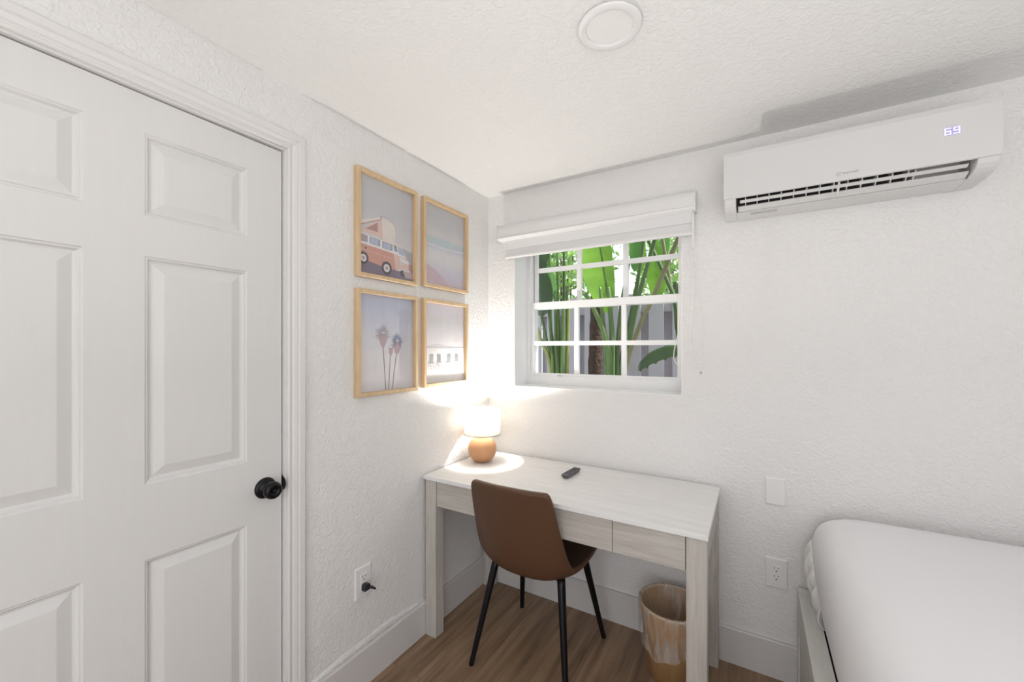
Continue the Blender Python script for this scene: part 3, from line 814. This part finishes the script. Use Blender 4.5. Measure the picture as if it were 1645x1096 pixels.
# ------------------------------------------------------------------ chair
def chair():
    t = thing('desk_chair', 'brown faux-leather chair with black metal legs pulled up to the desk', 'chair', (.529, -.367, FZ), radians(0.4))
    # spine: (y, z, half width, curl, normal angle)
    sp = [(.200, .430, .190, .000), (.212, .446, .208, .002), (.195, .461, .219, .008), (.14, .455, .226, .020), (.06, .436, .230, .036), (-.02, .421, .229, .050),
          (-.09, .411, .226, .064), (-.145, .414, .221, .070), (-.190, .436, .216, .070), (-.214, .480, .210, .062), (-.230, .530, .206, .052),
          (-.243, .595, .200, .040), (-.256, .655, .193, .030), (-.268, .715, .189, .022), (-.279, .770, .184, .016), (-.286, .800, .177, .012), (-.289, .812, .166, .009)]
    N = 16; rows = []
    for i, (y, z, hw, curl) in enumerate(sp):
        a = sp[max(0, i - 1)]; b = sp[min(len(sp) - 1, i + 1)]
        d = Vector((0, b[0] - a[0], b[1] - a[1])).normalized()
        nrm = Vector((1, 0, 0)).cross(d)          # towards the sitter
        if nrm.z < 0 and abs(d.y) > .5: nrm = -nrm
        if abs(d.z) > .5 and i > 3: nrm = Vector((0, abs(d.z), -d.y * (1 if d.z > 0 else -1)))
        r = []
        for j in range(N + 1):
            u = -1 + 2 * j / N
            c = curl * (abs(u) ** 2.6)
            r.append((u * hw, y + nrm.y * c, z + abs(nrm.z) * c))
        rows.append(r)
    m = MB().grid(rows)
    o = m.build('seat_shell', M['leather'], t)
    md = o.modifiers.new('solid', 'SOLIDIFY'); md.thickness = .026; md.offset = 0
    md = o.modifiers.new('sub', 'SUBSURF'); md.levels = 2; md.render_levels = 2
    # seam around the edge of the shell
    edge = [rows[i][0] for i in range(len(rows))] + rows[-1][1:] + [rows[i][-1] for i in range(len(rows) - 2, -1, -1)]
    # legs
    for sx in (-1, 1):
        for sy in (-1, 1):
            m = MB(); m.tube([(sx * .1525, sy * .1215, .430), (sx * .158, sy * .130, .395), (sx * .217, sy * .222, .006), (sx * .2175, sy * .2225, 0.0)], [.0165, .0165, .0105, .0105], 16)
            m.build('leg', M['black'], t)
    m = MB()
    m.box((-.150, -.110, .402), (.150, -.090, .410)); m.box((-.150, .090, .402), (.150, .110, .410))
    m.box((-.015, -.09, .402), (.015, .09, .410))
    m.build('seat_frame', M['black'], t)
chair()

# ------------------------------------------------------------------ waste bin
def bin_():
    t = thing('waste_bin', 'round light wood waste bin with a clear liner under the desk', 'waste bin', (1.054, -.190, FZ))
    H = .288; rt, rb = .130, .099
    MB().lathe([(0, .004), (rb - .006, .004), (rb - .004, .01), (rt - .006, H - .002), (rt - .005, H), (rt, H), (rt, H - .002), (rb, 0), (rb - .01, 0), (0, 0)], 56).build('bin_body', M['bin_wood'], t)
    MB().lathe([(rt - .007, H - .004), (rt - .006, H + .002), (rt + .0005, H + .002), (rt + .001, H - .005)], 56).build('bin_rim', M['rim_wood'], t)
    rnd = random.Random(3)
    ph = [rnd.uniform(0, 6.28) for _ in range(8)]
    SEG = 120; rows = []
    lv = [(rb - .04, .03, .020), (rb - .022, .10, .024), (.094, .17, .022), (.102, .22, .020), (.110, .26, .012), (rt - .0115, H - .006, .002), (rt - .008, H + .0045, .0006), (rt - .002, H + .0065, .0006),
          (rt + .0045, H + .003, .001), (rt + .0045, H - .02, .002), (rt + .002, H - .06, .003), (rt + .001, H - .10, .004), (rt - .001, H - .135, .005), (rt + .0, H - .160, .006)]
    for i, (r, z, amp) in enumerate(lv):
        row = []
        for k in range(SEG):
            a = 2 * pi * k / SEG
            n = sin(7 * a + ph[0] + z * 9) * .5 + sin(13 * a + ph[1] - z * 14) * .3 + sin(29 * a + ph[2]) * .25 + sin(41 * a + ph[3] + z * 30) * .2
            inner = i < 6
            rr = r - abs(n) * amp if inner else r + abs(n) * amp
            zz = z + (0.018 * sin(3 * a + ph[4]) + .006 * sin(11 * a + ph[5]) if i == len(lv) - 1 else 0)
            row.append((rr * cos(a), rr * sin(a), zz))
        rows.append(row)
    o = MB().grid(rows, close=True).build('bin_liner', M['liner'], t, fixn=False)
    o['label'] = 'crinkled clear plastic bag folded over the rim'
bin_()

# ------------------------------------------------------------------ bed
def bed():
    t = thing('bed_frame', 'whitewashed wooden bed frame with a boxed base at the right', 'bed frame', (1.495, -1.0, FZ))
    ox, oy, oz = 1.495, -1.0, FZ
    def B(m, a, b): return m.box((a[0] - ox, a[1] - oy, a[2] - oz), (b[0] - ox, b[1] - oy, b[2] - oz))
    X1 = 3.0
    m = MB(); B(m, (1.495, -.058, FZ), (X1, -.019, .410)); m.build('end_board', M['bed_y'], t, bevel=.002)
    m = MB(); B(m, (1.495, -2.05, .285), (1.549, -.0585, .408)); m.build('side_rail', M['bed_y'], t, bevel=.002)
    m = MB(); B(m, (1.500, -2.05, FZ), (1.530, -.0585, .2845)); m.build('base_panel', M['bed_y'], t, bevel=.002)
    m = MB(); B(m, (1.549, -2.05, .34), (X1, -.0585, .362)); m.build('slat_deck', pm('deck_dark', (.04, .038, .035), .8, var=(10, .1)), t)
    m = MB(); B(m, (X1 - .05, -2.05, FZ), (X1, -.0585, .3395)); m.build('side_rail', M['bed_y'], t, bevel=.002)
    # mattress with fitted sheet
    mt = thing('mattress', 'thick rounded mattress under a smooth white sheet', 'mattress', (2.25, -1.03, .363))
    ox, oy, oz = 2.25, -1.03, .363
    lv = [(.040, .3635), (.030, .385), (.022, .41), (.010, .47), (.002, .53), (.000, .59), (.003, .645), (.013, .692), (.034, .729), (.070, .754), (.125, .767), (.24, .773), (.42, .775)]
    rows = []
    for ins, z in lv:
        r = .055 + ins * .5
        rows.append([(x - ox, y - oy, z - oz) for x, y in rounded_rect(1.530 + ins, 2.99 - ins, -2.05 + ins, -.050 - ins, r, 8)])
    m = MB().grid(rows, close=True)
    m.add(rows[-1], [tuple(range(len(rows[-1])))], smooth=True); m.add(rows[0], [tuple(range(len(rows[0])))[::-1]])
    ms = m.build('fitted_sheet', M['sheet'], mt, subsurf=1)
    # gathered edge of the sheet bunched at the far corner
    rnd = random.Random(5); rows = []
    NV = 60
    for i in range(NV):
        v = i / (NV - 1)
        y = -.062 - .225 * v
        row = []
        for j in range(13):
            u = j / 12
            zt = .640 - .13 * v; zb = .425 - .012 * sin(v * 21)
            z = zt + (zb - zt) * u
            k = max(0.0, min(1, (.59 - z) / .17))
            surf = 1.530 + .022 * k ** 1.6 + .020 * max(0, 1 - v * 9) ** 2
            env = sin(pi * min(1, u * 1.0 + .0)) ** .6 if 0 < u < 1 else 0
            x = surf + .004 - env * (.021 * (1 - .55 * v) + .008 * sin(v * 24 + u * 4) + .004 * sin(v * 58 - 6 * u)) - (.004 * u)
            row.append((x - ox, y - oy, z - oz))
        rows.append(row)
    MB().grid(rows).build('sheet_fold', M['ruffle'], mt, solid=.003)
bed()

# ------------------------------------------------------------------ framed prints
def flat(name, col, rough=.6): return pm(name, col, rough, var=(25, .06))
COLS = dict(
    sky=(.52, .52, .54), skyb=(.44, .47, .60), haze=(.60, .58, .59), pale=(.66, .64, .66), sky2=(.54, .55, .63), white2=(.72, .69, .70), pink=(.60, .335, .27), pinkl=(.68, .50, .45), pinkd=(.42, .27, .24), cream=(.70, .64, .60), white=(.74, .72, .72),
    dark=(.10, .09, .11), asphalt=(.22, .19, .24), hill=(.40, .41, .43), teal=(.47, .56, .58), sea=(.50, .54, .60), sand=(.60, .50, .53), rose=(.60, .46, .52), lav=(.60, .57, .66), trunkc=(.26, .20, .21),
    frond=(.38, .36, .40), frondb=(.20, .24, .34), mauve=(.46, .34, .37), chairg=(.42, .46, .48), beach=(.80, .76, .74), window=(.30, .32, .36), red=(.45, .16, .13), chrome=(.6, .6, .62))
PAL = {k: flat('print_' + k, c) for k, c in COLS.items()}
PK = list(PAL.keys())

class Art:
    """flat printed picture: coloured shapes in (u,v) 0..1 of the print, each a hair in front of the last"""
    def __init__(s, w, h): s.w, s.h = w, h; s.m = MB(); s.k = 0
    def grad(s, stops, n=9):
        # stops: (v, colour) from the top down; many thin bands of mixed colour
        for (v0, a), (v1, b) in zip(stops[:-1], stops[1:]):
            for i in range(n):
                t0, t1 = i / n, (i + 1) / n; tm = (i + .5) / n
                ca, cb = COLS[a], COLS[b]; nm = f'{a}_{b}_{i}'
                if nm not in PAL:
                    PAL[nm] = flat('print_' + nm, tuple(x * (1 - tm) + y * tm for x, y in zip(ca, cb))); PK.append(nm)
                s.rect(0, v1 + (v0 - v1) * (1 - t1), 1, v1 + (v0 - v1) * (1 - t0), nm)
    def poly(s, pts, col):
        x = .004 + s.k * 1.6e-5; s.k += 1
        s.m.add([(x, (u - .5) * s.w, (v - .5) * s.h) for u, v in pts], [tuple(range(len(pts)))], PK.index(col))
    def rect(s, a, b, c, d, col): s.poly([(a, b), (c, b), (c, d), (a, d)], col)
    def disc(s, u, v, r, col, n=18, ry=None):
        ry = ry or r * s.w / s.h
        s.poly([(u + r * cos(2 * pi * i / n), v + ry * sin(2 * pi * i / n)) for i in range(n)], col)
    def line(s, p, q, w_, col):
        d = Vector(((q[0] - p[0]) * s.w, (q[1] - p[1]) * s.h)); n = Vector((-d.y, d.x)).normalized() * w_ / 2
        s.poly([(p[0] + n.x / s.w, p[1] + n.y / s.h), (q[0] + n.x / s.w, q[1] + n.y / s.h), (q[0] - n.x / s.w, q[1] - n.y / s.h), (p[0] - n.x / s.w, p[1] - n.y / s.h)], col)

def art_van(A):
    A.grad([(1, 'sky'), (.7, 'sky'), (.4, 'haze'), (0, 'haze')]); A.poly([(0, .42), (.5, .40), (1, .33), (1, .16), (0, .2)], 'haze')
    A.poly([(.66, .37), (1, .33), (1, .2), (.6, .22)], 'hill')
    A.poly([(0, 0), (1, 0), (1, .13), (.6, .11), (0, .15)], 'asphalt')
    A.poly([(.15, .155), (.55, .125), (.55, .105), (.15, .135)], 'pinkl')
    # pop top
    A.poly([(0, .47), (.40, .60), (.40, .625), (0, .52)], 'cream'); A.poly([(.05, .43), (.36, .585), (.40, .60), (.44, .40)], 'pinkl')
    A.poly([(.12, .455), (.33, .555), (.33, .455)], 'pinkd'); A.poly([(.40, .625), (.52, .62), (.63, .585), (.66, .53), (.64, .41), (.42, .40)], 'cream')
    A.line((0, .47), (.39, .598), .004, 'pinkd'); A.line((.39, .598), (.385, .635), .003, 'dark')
    for p, q in (((.385, .635), (.52, .627)), ((.52, .627), (.64, .585)), ((.64, .585), (.67, .525))): A.line(p, q, .0025, 'mauve')
    # body upper, white band
    A.poly([(0, .405), (.60, .375), (.78, .355), (.84, .30), (.89, .22), (0, .27)], 'white')
    A.poly([(.42, .42), (.62, .405), (.80, .375), (.78, .345), (.42, .375)], 'cream')
    # side windows
    for a, b, dy in ((0, .155, 0), (.19, .37, -.008), (.41, .60, -.02)):
        A.poly([(a, .395 + dy), (b, .388 + dy), (b, .318 + dy), (a, .325 + dy)], 'window')
        A.poly([(a + .02, .388 + dy), (b - .03, .382 + dy), (b - .03, .325 + dy), (a + .02, .332 + dy)], 'skyb' if a else 'mauve')
    A.poly([(.62, .370), (.68, .366), (.70, .30), (.63, .305)], 'window')
    A.poly([(.70, .365), (.78, .35), (.86, .27), (.72, .285)], 'skyb')
    # pink body
    A.poly([(0, .30), (.62, .275), (.66, .10), (.50, .095), (0, .155)], 'pink')
    A.poly([(.62, .275), (.88, .245), (.93, .20), (.93, .10), (.66, .095)], 'pinkl')
    A.poly([(.74, .25), (.92, .225), (.92, .19), (.76, .20)], 'white')
    A.disc(.77, .185, .03, 'chrome'); A.poly([(.68, .125), (.96, .12), (.96, .095), (.70, .10)], 'chrome')
    A.line((0, .245), (.60, .215), .002, 'pinkl'); A.line((.40, .275), (.42, .13), .0015, 'pinkd'); A.rect(.11, .25, .135, .268, 'dark')
    # wheels
    for u, v, r in ((.04, .155, .085), (.49, .10, .095)):
        A.disc(u if u > .09 else .086, v, r, 'dark'); A.disc(u if u > .09 else .086, v, r * .6, 'white'); A.disc(u if u > .09 else .086, v, r * .3, 'mauve')
    A.disc(.79, .075, .05, 'dark')
    A.poly([(.8, .10), (1, .11), (1, .03), (.86, .04)], 'mauve'); A.rect(.92, .13, 1, .2, 'pinkd')

def art_sea(A):
    A.grad([(1, 'sky'), (.78, 'sky'), (.63, 'haze'), (.57, 'teal'), (.50, 'sea'), (.42, 'pale'), (.30, 'pale'), (.15, 'lav'), (0, 'sand')])
    A.poly([(0, .60), (.5, .595), (1, .57), (1, .55), (.4, .56), (0, .565)], 'teal'); A.poly([(0, .515), (.5, .50), (1, .525), (1, .50), (.5, .482), (0, .49)], 'pale')
    A.poly([(0, .26), (.25, .20), (.5, .09), (.62, 0), (0, 0)], 'rose'); A.poly([(0, .10), (.22, .07), (.36, 0), (0, 0)], 'sand')

def art_palm(A):
    A.grad([(1, 'skyb'), (.72, 'sky2'), (.40, 'pale'), (.12, 'white2'), (0, 'pale')])
    rnd = random.Random(11)
    for (u, v), (bu, bv) in (((.42, .48), (.47, .0)), ((.56, .40), (.52, .0)), ((.68, .43), (.59, .0))):
        P = [(bu + (u - bu) * t ** 1.1, bv + (v - bv) * t) for t in (0, .33, .66, 1)]
        for p, q in zip(P[:-1], P[1:]): A.line(p, q, .0040, 'trunkc')
    A.poly([(.35, .60), (.48, .60), (.50, .55), (.46, .48), (.425, .435), (.38, .48), (.35, .54)], 'mauve')
    A.poly([(.62, .52), (.76, .52), (.75, .45), (.72, .40), (.68, .375), (.64, .40), (.62, .45)], 'mauve')
    A.poly([(.53, .45), (.60, .45), (.60, .40), (.57, .36), (.53, .39)], 'mauve')
    for cu, cv, n, L, c in ((.42, .60, 19, .145, 'frond'), (.69, .52, 19, .135, 'frondb'), (.56, .46, 8, .07, 'mauve')):
        for k in range(n):
            a = radians(-48 + 276 * k / (n - 1)); l = L * rnd.uniform(.7, 1.12)
            asp = A.w / A.h
            p0 = (cu + .02 * cos(a), cv + .02 * sin(a) * asp)
            mid = (cu + l * .55 * cos(a), cv + l * .55 * sin(a) * asp)
            da = .16
            A.poly([p0, (cu + l * .6 * cos(a - da), cv + l * .6 * sin(a - da) * asp), (cu + l * cos(a), cv + l * sin(a) * asp), (cu + l * .6 * cos(a + da * .3), cv + l * .6 * sin(a + da * .3) * asp)], c)

def art_beach(A):
    A.grad([(1, 'lav'), (.80, 'haze'), (.62, 'pale'), (.47, 'white2'), (.44, 'beach'), (0, 'beach')])
    A.poly([(0, .455), (.12, .47), (.3, .495), (.5, .47), (.7, .455), (1, .46), (1, .44), (0, .44)], 'haze'); A.rect(0, .435, 1, .447, 'sea')
    rnd = random.Random(4)
    for k in range(26):
        u = rnd.choice([rnd.uniform(.1, .42), rnd.uniform(.62, .92)]); A.rect(u, .405, u + .02, .413, 'haze')
    for u, f in ((.16, -1), (.35, 1), (.58, -1), (.80, 1)):
        for k in range(5):
            a = u - .042 + k * .019
            A.poly([(a - .012 * f, .365 - .003 * abs(k - 2)), (a + .012 - .012 * f, .365 - .003 * abs(k - 2)), (a + .010, .24), (a, .24)], 'chairg')
        A.line((u - .07, .262), (u + .07, .255), .0035, 'chairg'); A.line((u - .06, .26), (u - .075, .172), .0022, 'mauve'); A.line((u + .06, .255), (u + .07, .172), .0022, 'mauve')
        A.line((u - .05, .222), (u + .055, .205), .004, 'haze'); A.line((u - .03, .24), (u + .01, .170), .002, 'mauve'); A.line((u - .07, .17), (u + .07, .168), .0016, 'haze')

def picture(label, yc, zc, w, h, art):
    t = thing('framed_print', label, 'picture', (0.0006, yc, zc), group=None)
    b = .0165; D = .024
    m = MB()
    pr = [(0, 0), (0, D - .002), (.002, D), (b - .001, D), (b, D - .001), (b, 0)]
    rows = []
    for sy, sz in ((-1, -1), (1, -1), (1, 1), (-1, 1), (-1, -1)):
        rows.append([(x, sy * (w / 2 - o_), sz * (h / 2 - o_)) for o_, x in pr])
    m.grid(rows, smooth=False, close=True)
    m.build('picture_frame', M['frame'], t)
    m = MB(); m.box((0, -w / 2 + b, -h / 2 + b), (.0035, w / 2 - b, h / 2 - b)); m.build('backing_board', M['white_plastic'], t)
    A = Art(w - 2 * b, h - 2 * b); art(A)
    A.m.build('printed_picture', [PAL[k] for k in PK], t, fixn=False)
    m = MB(); m.box((.0085, -w / 2 + b, -h / 2 + b), (.0100, w / 2 - b, h / 2 - b)); m.build('picture_glass', M['pglass'], t)
picture('light wood framed print of a pink camper van, upper left of four', -.7740, 1.8600, .330, .432, art_van)
picture('light wood framed print of a hazy sea and sand, upper right of four', -.3965, 1.8640, .342, .424, art_sea)
picture('light wood framed print of three tall palm trees, lower left of four', -.7730, 1.3810, .332, .430, art_palm)
picture('light wood framed print of beach chairs, lower right of four', -.3965, 1.3850, .342, .422, art_beach)

# ================================================================== OUTSIDE
gd = MB().box((-4, WT, -.35), (6, 9, -.15)).build('ground', M['soil']); st(gd, 'bare soil of the side yard outside the window', 'ground')
ev = MB().box((-1.5, WT, 2.42), (4, .55, 2.50)).build('trim_3', M['concrete']); st(ev, 'unseen roof eave added to keep sun out of the window', 'eave')  # out of view, added to block sun from entering the room

# fence: boards in front and behind a rail
fx = thing('fence', 'white painted board fence outside the window behind the plants', 'fence', (0.3, 1.40, -.15))
k = 0
for i in range(-8, 13):
    xc = .14 + i * .18
    m = MB(); m.box((xc - .058 - .3, -.035, 0), (xc + .058 - .3, -.015, 1.94 + .006 * ((i * 7) % 3))); m.build('fence_board', M['fence'], fx, bevel=.002)
for i in range(-8, 13):
    xc = .05 + i * .18
    m = MB(); m.box((xc - .05 - .3, .035, 0), (xc + .05 - .3, .055, 1.93)); m.build('back_board', M['fence_back'], fx, bevel=.002)
for z in (.35, 1.05, 1.80):
    m = MB(); m.box((-2.0, -.0145, z), (1.9, .0345, z + .07)); m.build('fence_rail', M['fence_back'], fx)

def leaf_mesh(m, base, direc, length, width, droop, side, fold=.25, n=14, slits=0, mi=0, rnd=None, peak=.45, asym=1.0):
    """blade: midrib leaves base along direc and droops; side = vector across the blade"""
    d = Vector(direc).normalized(); sv = Vector(side); sv = (sv - d * sv.dot(d)).normalized(); nv = d.cross(sv)
    rows = []
    for i in range(n + 1):
        u = i / n
        c = Vector(base) + d * length * u + Vector((0, 0, -1)) * droop * u * u
        wd = width * (sin(pi * min(1, u ** (math.log(.5) / math.log(peak)))) ** .65) * .5 + .002
        jag = 1 - (0.10 if (slits and i % slits == 0) else 0)
        r = []
        for j in range(-3, 4):
            s_ = j / 3 * (asym if j > 0 else 1.0)
            r.append(c + sv * wd * s_ * jag + nv * fold * wd * (abs(s_) ** 1.3) + nv * .004 * sin(u * 40 + j))
        rows.append(r)
    m.grid(rows, mi)
    return rows

def curve_pts(P, n=6):
    out = []
    for i in range(len(P) - 1):
        p0, p1, p2, p3 = [Vector(P[max(0, min(len(P) - 1, k))]) for k in (i - 1, i, i + 1, i + 2)]
        for j in range(n):
            u = j / n
            out.append(0.5 * ((2 * p1) + (p2 - p0) * u + (2 * p0 - 5 * p1 + 4 * p2 - p3) * u * u + (3 * p1 - p0 - 3 * p2 + p3) * u ** 3))
    out.append(Vector(P[-1])); return out

def stem(P, r0, r1, mat, parent, seg=10):
    pts = curve_pts(P); n = len(pts)
    return MB().tube(pts, [r0 + (r1 - r0) * i / (n - 1) for i in range(n)], seg).build('stem', mat, parent)

GZ = -.15
def rel(o, p): return (p[0] - o[0], p[1] - o[1], p[2] - o[2])

# left clump
O = (0.0, .92, GZ)
t = thing('banana_plant', 'clump of slim green stems with dark leaves behind the left panes', 'plant', O, group=None)
rnd = random.Random(2)
tops = [(-.17, .86, 1.66), (-.12, .90, 1.68), (-.07, .95, 1.70), (-.03, .88, 2.3), (.02, .93, 2.3), (.055, .98, 2.35), (.085, .90, 1.72), (.115, .94, 1.74), (.0, .99, 1.72),
        (-.05, .90, 1.75), (.035, .86, 1.80), (.07, 1.00, 1.85), (.10, .88, 1.70), (-.09, .98, 1.72)]
bots = [(-.015, .90), (-.005, .92), (.005, .95), (.015, .90), (.035, .93), (.050, .97), (.07, .90), (.10, .94), (.025, .98), (.012, .87), (.045, .88), (.078, .99), (.092, .87), (-.002, .97)]
mats = ['stem_y', 'stem_g', 'stem_g', 'stem_d', 'stem_g', 'stem_d', 'stem_g', 'stem_y', 'stem_g', 'stem_g', 'stem_d', 'stem_g', 'stem_g', 'stem_b']
for (a, b, mt_) in zip(tops, bots, mats):
    stem([rel(O, (b[0], b[1], GZ)), rel(O, (b[0], b[1], 1.1)), rel(O, ((a[0] * .45 + b[0] * .55), a[1], 1.42)), rel(O, a)], .019, .009, M[mt_], t)
L_ = [((-.055, .82, 1.60), (-.10, -.02, 1), .44, .19, .02, (1, .2, .15), 'leaf_dark'), ((.03, .86, 1.74), (-.55, .05, .9), .5, .19, .04, (1, -.4, .6), 'leaf_mid'),
      ((-.14, .80, 1.85), (.10, .05, 1), .5, .20, .05, (1, .3, .1), 'leaf_dark')]
for b, d, L, W_, dr, sv, mt_ in L_:
    m = MB(); leaf_mesh(m, rel(O, b), d, L, W_, dr, sv, asym=1.0); m.build('leaf', M[mt_], t)

# central clump with the large lime leaf
O = (.47, .86, GZ)
t = thing('banana_plant', 'tall plant with a huge bright lime leaf behind the middle panes', 'plant', O)
for P, r0, r1, mt_ in [([(.50, .80, GZ), (.485, .80, 1.15), (.45, .80, 1.43), (.37, .80, 1.63), (.30, .80, 1.75)], .028, .012, 'stem_g'),
                       ([(.445, .85, GZ), (.445, .85, 1.15), (.43, .85, 1.40), (.41, .85, 1.63), (.39, .86, 1.80)], .024, .010, 'stem_g'),
                       ([(.49, .82, GZ), (.49, .82, 1.15), (.485, .84, 1.43), (.455, .88, 1.70), (.44, .90, 1.80)], .026, .013, 'stem_g'),
                       ([(.51, .87, GZ), (.505, .87, 1.15), (.525, .86, 1.45), (.55, .86, 1.70), (.60, .86, 1.95)], .022, .009, 'stem_d'),
                       ([(.53, .90, GZ), (.53, .90, 1.15), (.57, .90, 1.42), (.66, .90, 1.9), (.70, .90, 2.2)], .022, .009, 'stem_d')]:
    stem([rel(O, p) for p in P], r0, r1, M[mt_], t)
m = MB(); rows = leaf_mesh(m, rel(O, (.460, .90, 1.60)), (-.155, -.02, 1), 1.15, .36, .04, (1, .12, .12), .22, n=22, peak=.45, asym=.42)
lf = m.build('leaf', M['leaf_lime'], t); lf['label'] = 'huge sunlit lime green leaf'
mid = [r[3] for r in rows]
MB().tube([(p[0], p[1] - .003, p[2]) for p in mid], [.008 - .006 * i / len(mid) for i in range(len(mid))], 8).build('midrib', M['stem_d'], lf)
for b, d, L, W_, dr, sv, mt_ in [((.62, .92, 1.90), (.10, .05, 1), .5, .10, .05, (1, .3, 0), 'leaf_mid')]:
    m = MB(); leaf_mesh(m, rel(O, b), d, L, W_, dr, sv); m.build('leaf', M[mt_], t)

# right plant with crossing stems
O = (.72, .85, GZ)
t = thing('banana_plant', 'plant with crossing stems behind the right panes', 'plant', O)
for P, r0, r1, mt_ in [([(.40, .80, GZ), (.555, .80, 1.15), (.62, .80, 1.43), (.68, .80, 1.71), (.79, .80, 2.10), (.84, .8, 2.3)], .021, .012, 'stem_d'),
                       ([(1.0, .95, GZ), (.915, .95, 1.35), (.90, .95, 1.50), (.87, .95, 1.73), (.71, .95, 2.12), (.65, .95, 2.3)], .020, .010, 'stem_d'),
                       ([(.30, .70, GZ), (.60, .70, 1.15), (.70, .70, 1.48), (.80, .70, 1.70), (.95, .70, 2.06), (1.03, .70, 2.25)], .017, .013, 'stem_b'),
                       ([(1.02, 1.02, GZ), (.93, 1.0, 1.45), (.86, 1.0, 1.74), (.80, 1.0, 2.10), (.78, 1.0, 2.3)], .018, .009, 'stem_b'),
                       ([(1.04, .88, GZ), (.97, .88, 1.42), (.93, .88, 1.66), (.90, .88, 1.8)], .026, .016, 'stem_d')]:
    stem([rel(O, p) for p in P], r0, r1, M[mt_], t)
for b, d, L, W_, dr, sv, mt_ in [((.735, 1.12, 1.70), (-.03, .05, 1), .50, .13, .02, (1, .2, 0), 'leaf_lime'), ((.60, 1.15, 1.92), (-.08, .05, 1), .50, .12, .04, (1, .2, 0), 'leaf_lime'),
                                 ((.66, 1.18, 1.86), (.28, .05, .8), .42, .12, .05, (1, .2, -.3), 'leaf_mid')]:
    m = MB(); leaf_mesh(m, rel(O, b), d, L, W_, dr, sv, .15); m.build('leaf', M[mt_], t)

# low dark leaf near the right corner of the window
O = (1.03, .5, GZ)
t = thing('young_plant', 'low plant with one arching dark leaf at the lower right panes', 'plant', O)
stem([rel(O, p) for p in ((1.03, .5, GZ), (1.03, .5, 1.0), (1.02, .49, 1.27), (.975, .47, 1.355))], .010, .006, M['stem_d'], t)
P = [(1.00, .47, 1.355), (.95, .46, 1.360), (.89, .45, 1.345), (.83, .44, 1.315), (.785, .43, 1.275), (.765, .43, 1.245)]
C_ = curve_pts([rel(O, p) for p in P]); rows = []; n = len(C_)
for i, c in enumerate(C_):
    u = i / (n - 1); wd = .055 * (sin(pi * min(1, .12 + u * .86)) ** .5)
    rows.append([c + Vector((.15 * s_ * wd * -1, .5 * wd * s_, -.85 * abs(s_ - .6) * wd + .4 * wd * (1 if s_ > -2 else 0))) + Vector((0, 0, -.012 * ((i % 5 == 0) and s_ < -.9))) for s_ in (-1, -.66, -.33, 0, .33, .66, 1)])
MB().grid(rows).build('leaf', M['leaf_dark'], t)

# palm trunk
O = (.285, 1.08, GZ)
pts = [(.015, 0, 0), (.0, 0, .6), (-.006, 0, 1.3), (.005, .0, 1.8), (.02, 0, 2.6)]
tt = curve_pts(pts, 10)
tr = MB().tube(tt, [.070 - .028 * i / len(tt) + .003 * sin(i * 2.1) for i in range(len(tt))], 18).build('tree_trunk', M['bark'], loc=O)
tag(tr, 'dark brown rough tree trunk behind the middle window panes', 'tree trunk')

# foliage beyond the fence
def bush(name, label, cat, c, ext, n, size, mat, seed):
    r = random.Random(seed); m = MB()
    t = thing(name, label, cat, (c[0], c[1], GZ))
    for _ in range(n):
        while True:
            p = Vector((r.uniform(-1, 1), r.uniform(-1, 1), r.uniform(-1, 1)))
            if p.length < 1: break
        p = Vector((p.x * ext[0], p.y * ext[1], p.z * ext[2] + c[2] - GZ))
        a = Vector((r.gauss(0, 1), r.gauss(0, 1), r.gauss(0, .6))).normalized(); b = a.orthogonal().normalized()
        b = (Matrix.Rotation(r.uniform(0, 6.28), 3, a) @ b); s_ = size * r.uniform(.6, 1.3); cc = a.cross(b)
        m.add([p - b * s_, p + cc * s_ * .35, p + b * s_, p - cc * s_ * .35], [(0, 1, 2, 3)])
    m.build('foliage', mat, t, fixn=False)
    mt = MB()
    for k in range(4):
        q = Vector((r.uniform(-.5, .5) * ext[0], r.uniform(-.3, .3) * ext[1], c[2] - GZ))
        mt.tube([(q.x * .2, q.y * .2, 0), (q.x * .5, q.y * .5, q.z * .5), (q.x, q.y, q.z)], [.035, .022, .008], 7)
    mt.build('branches', M['bark'], t)
bush('garden_tree', 'leafy light green tree beyond the fence, left of the trunk', 'tree', (-1.1, 3.6, 2.7), (.85, .6, 1.1), 900, .075, M['foliage'], 1)
bush('garden_tree', 'dark leafed tree farthest back behind the left panes', 'tree', (-2.4, 5.3, 2.9), (1.3, .8, 1.2), 900, .10, M['foliage_d'], 2)
bush('garden_tree', 'small-leaved light green tree beyond the fence behind the middle panes', 'tree', (.42, 3.75, 2.7), (.6, .5, 1.0), 700, .06, M['foliage'], 3)
bush('garden_bush', 'bright bush beyond the fence between the crossing stems', 'bush', (.62, 2.45, 2.0), (.38, .4, .5), 500, .06, M['foliage'], 4)

# neighbouring white house
O = (1.3, 4.6, GZ)
t = thing('neighbour_house', 'white stucco house beyond the fence behind the right panes', 'house', O)
MB().box((-.55, 0, 0), (3.5, 3, 3.6)).build('house_wall', M['stucco'], t)
m = MB(); m.box((-.75, -.3, 3.6), (3.7, 3.2, 3.75)); m.build('roof', M['concrete'], t)
m = MB(); m.box((.15, -.03, 1.6), (.75, .0, 2.9)); f_ = m.build('window_frame', M['fence'], t)
m = MB(); m.box((.2, -.04, 1.65), (.7, -.031, 2.85)); m.build('window_pane', M['glass'], f_)
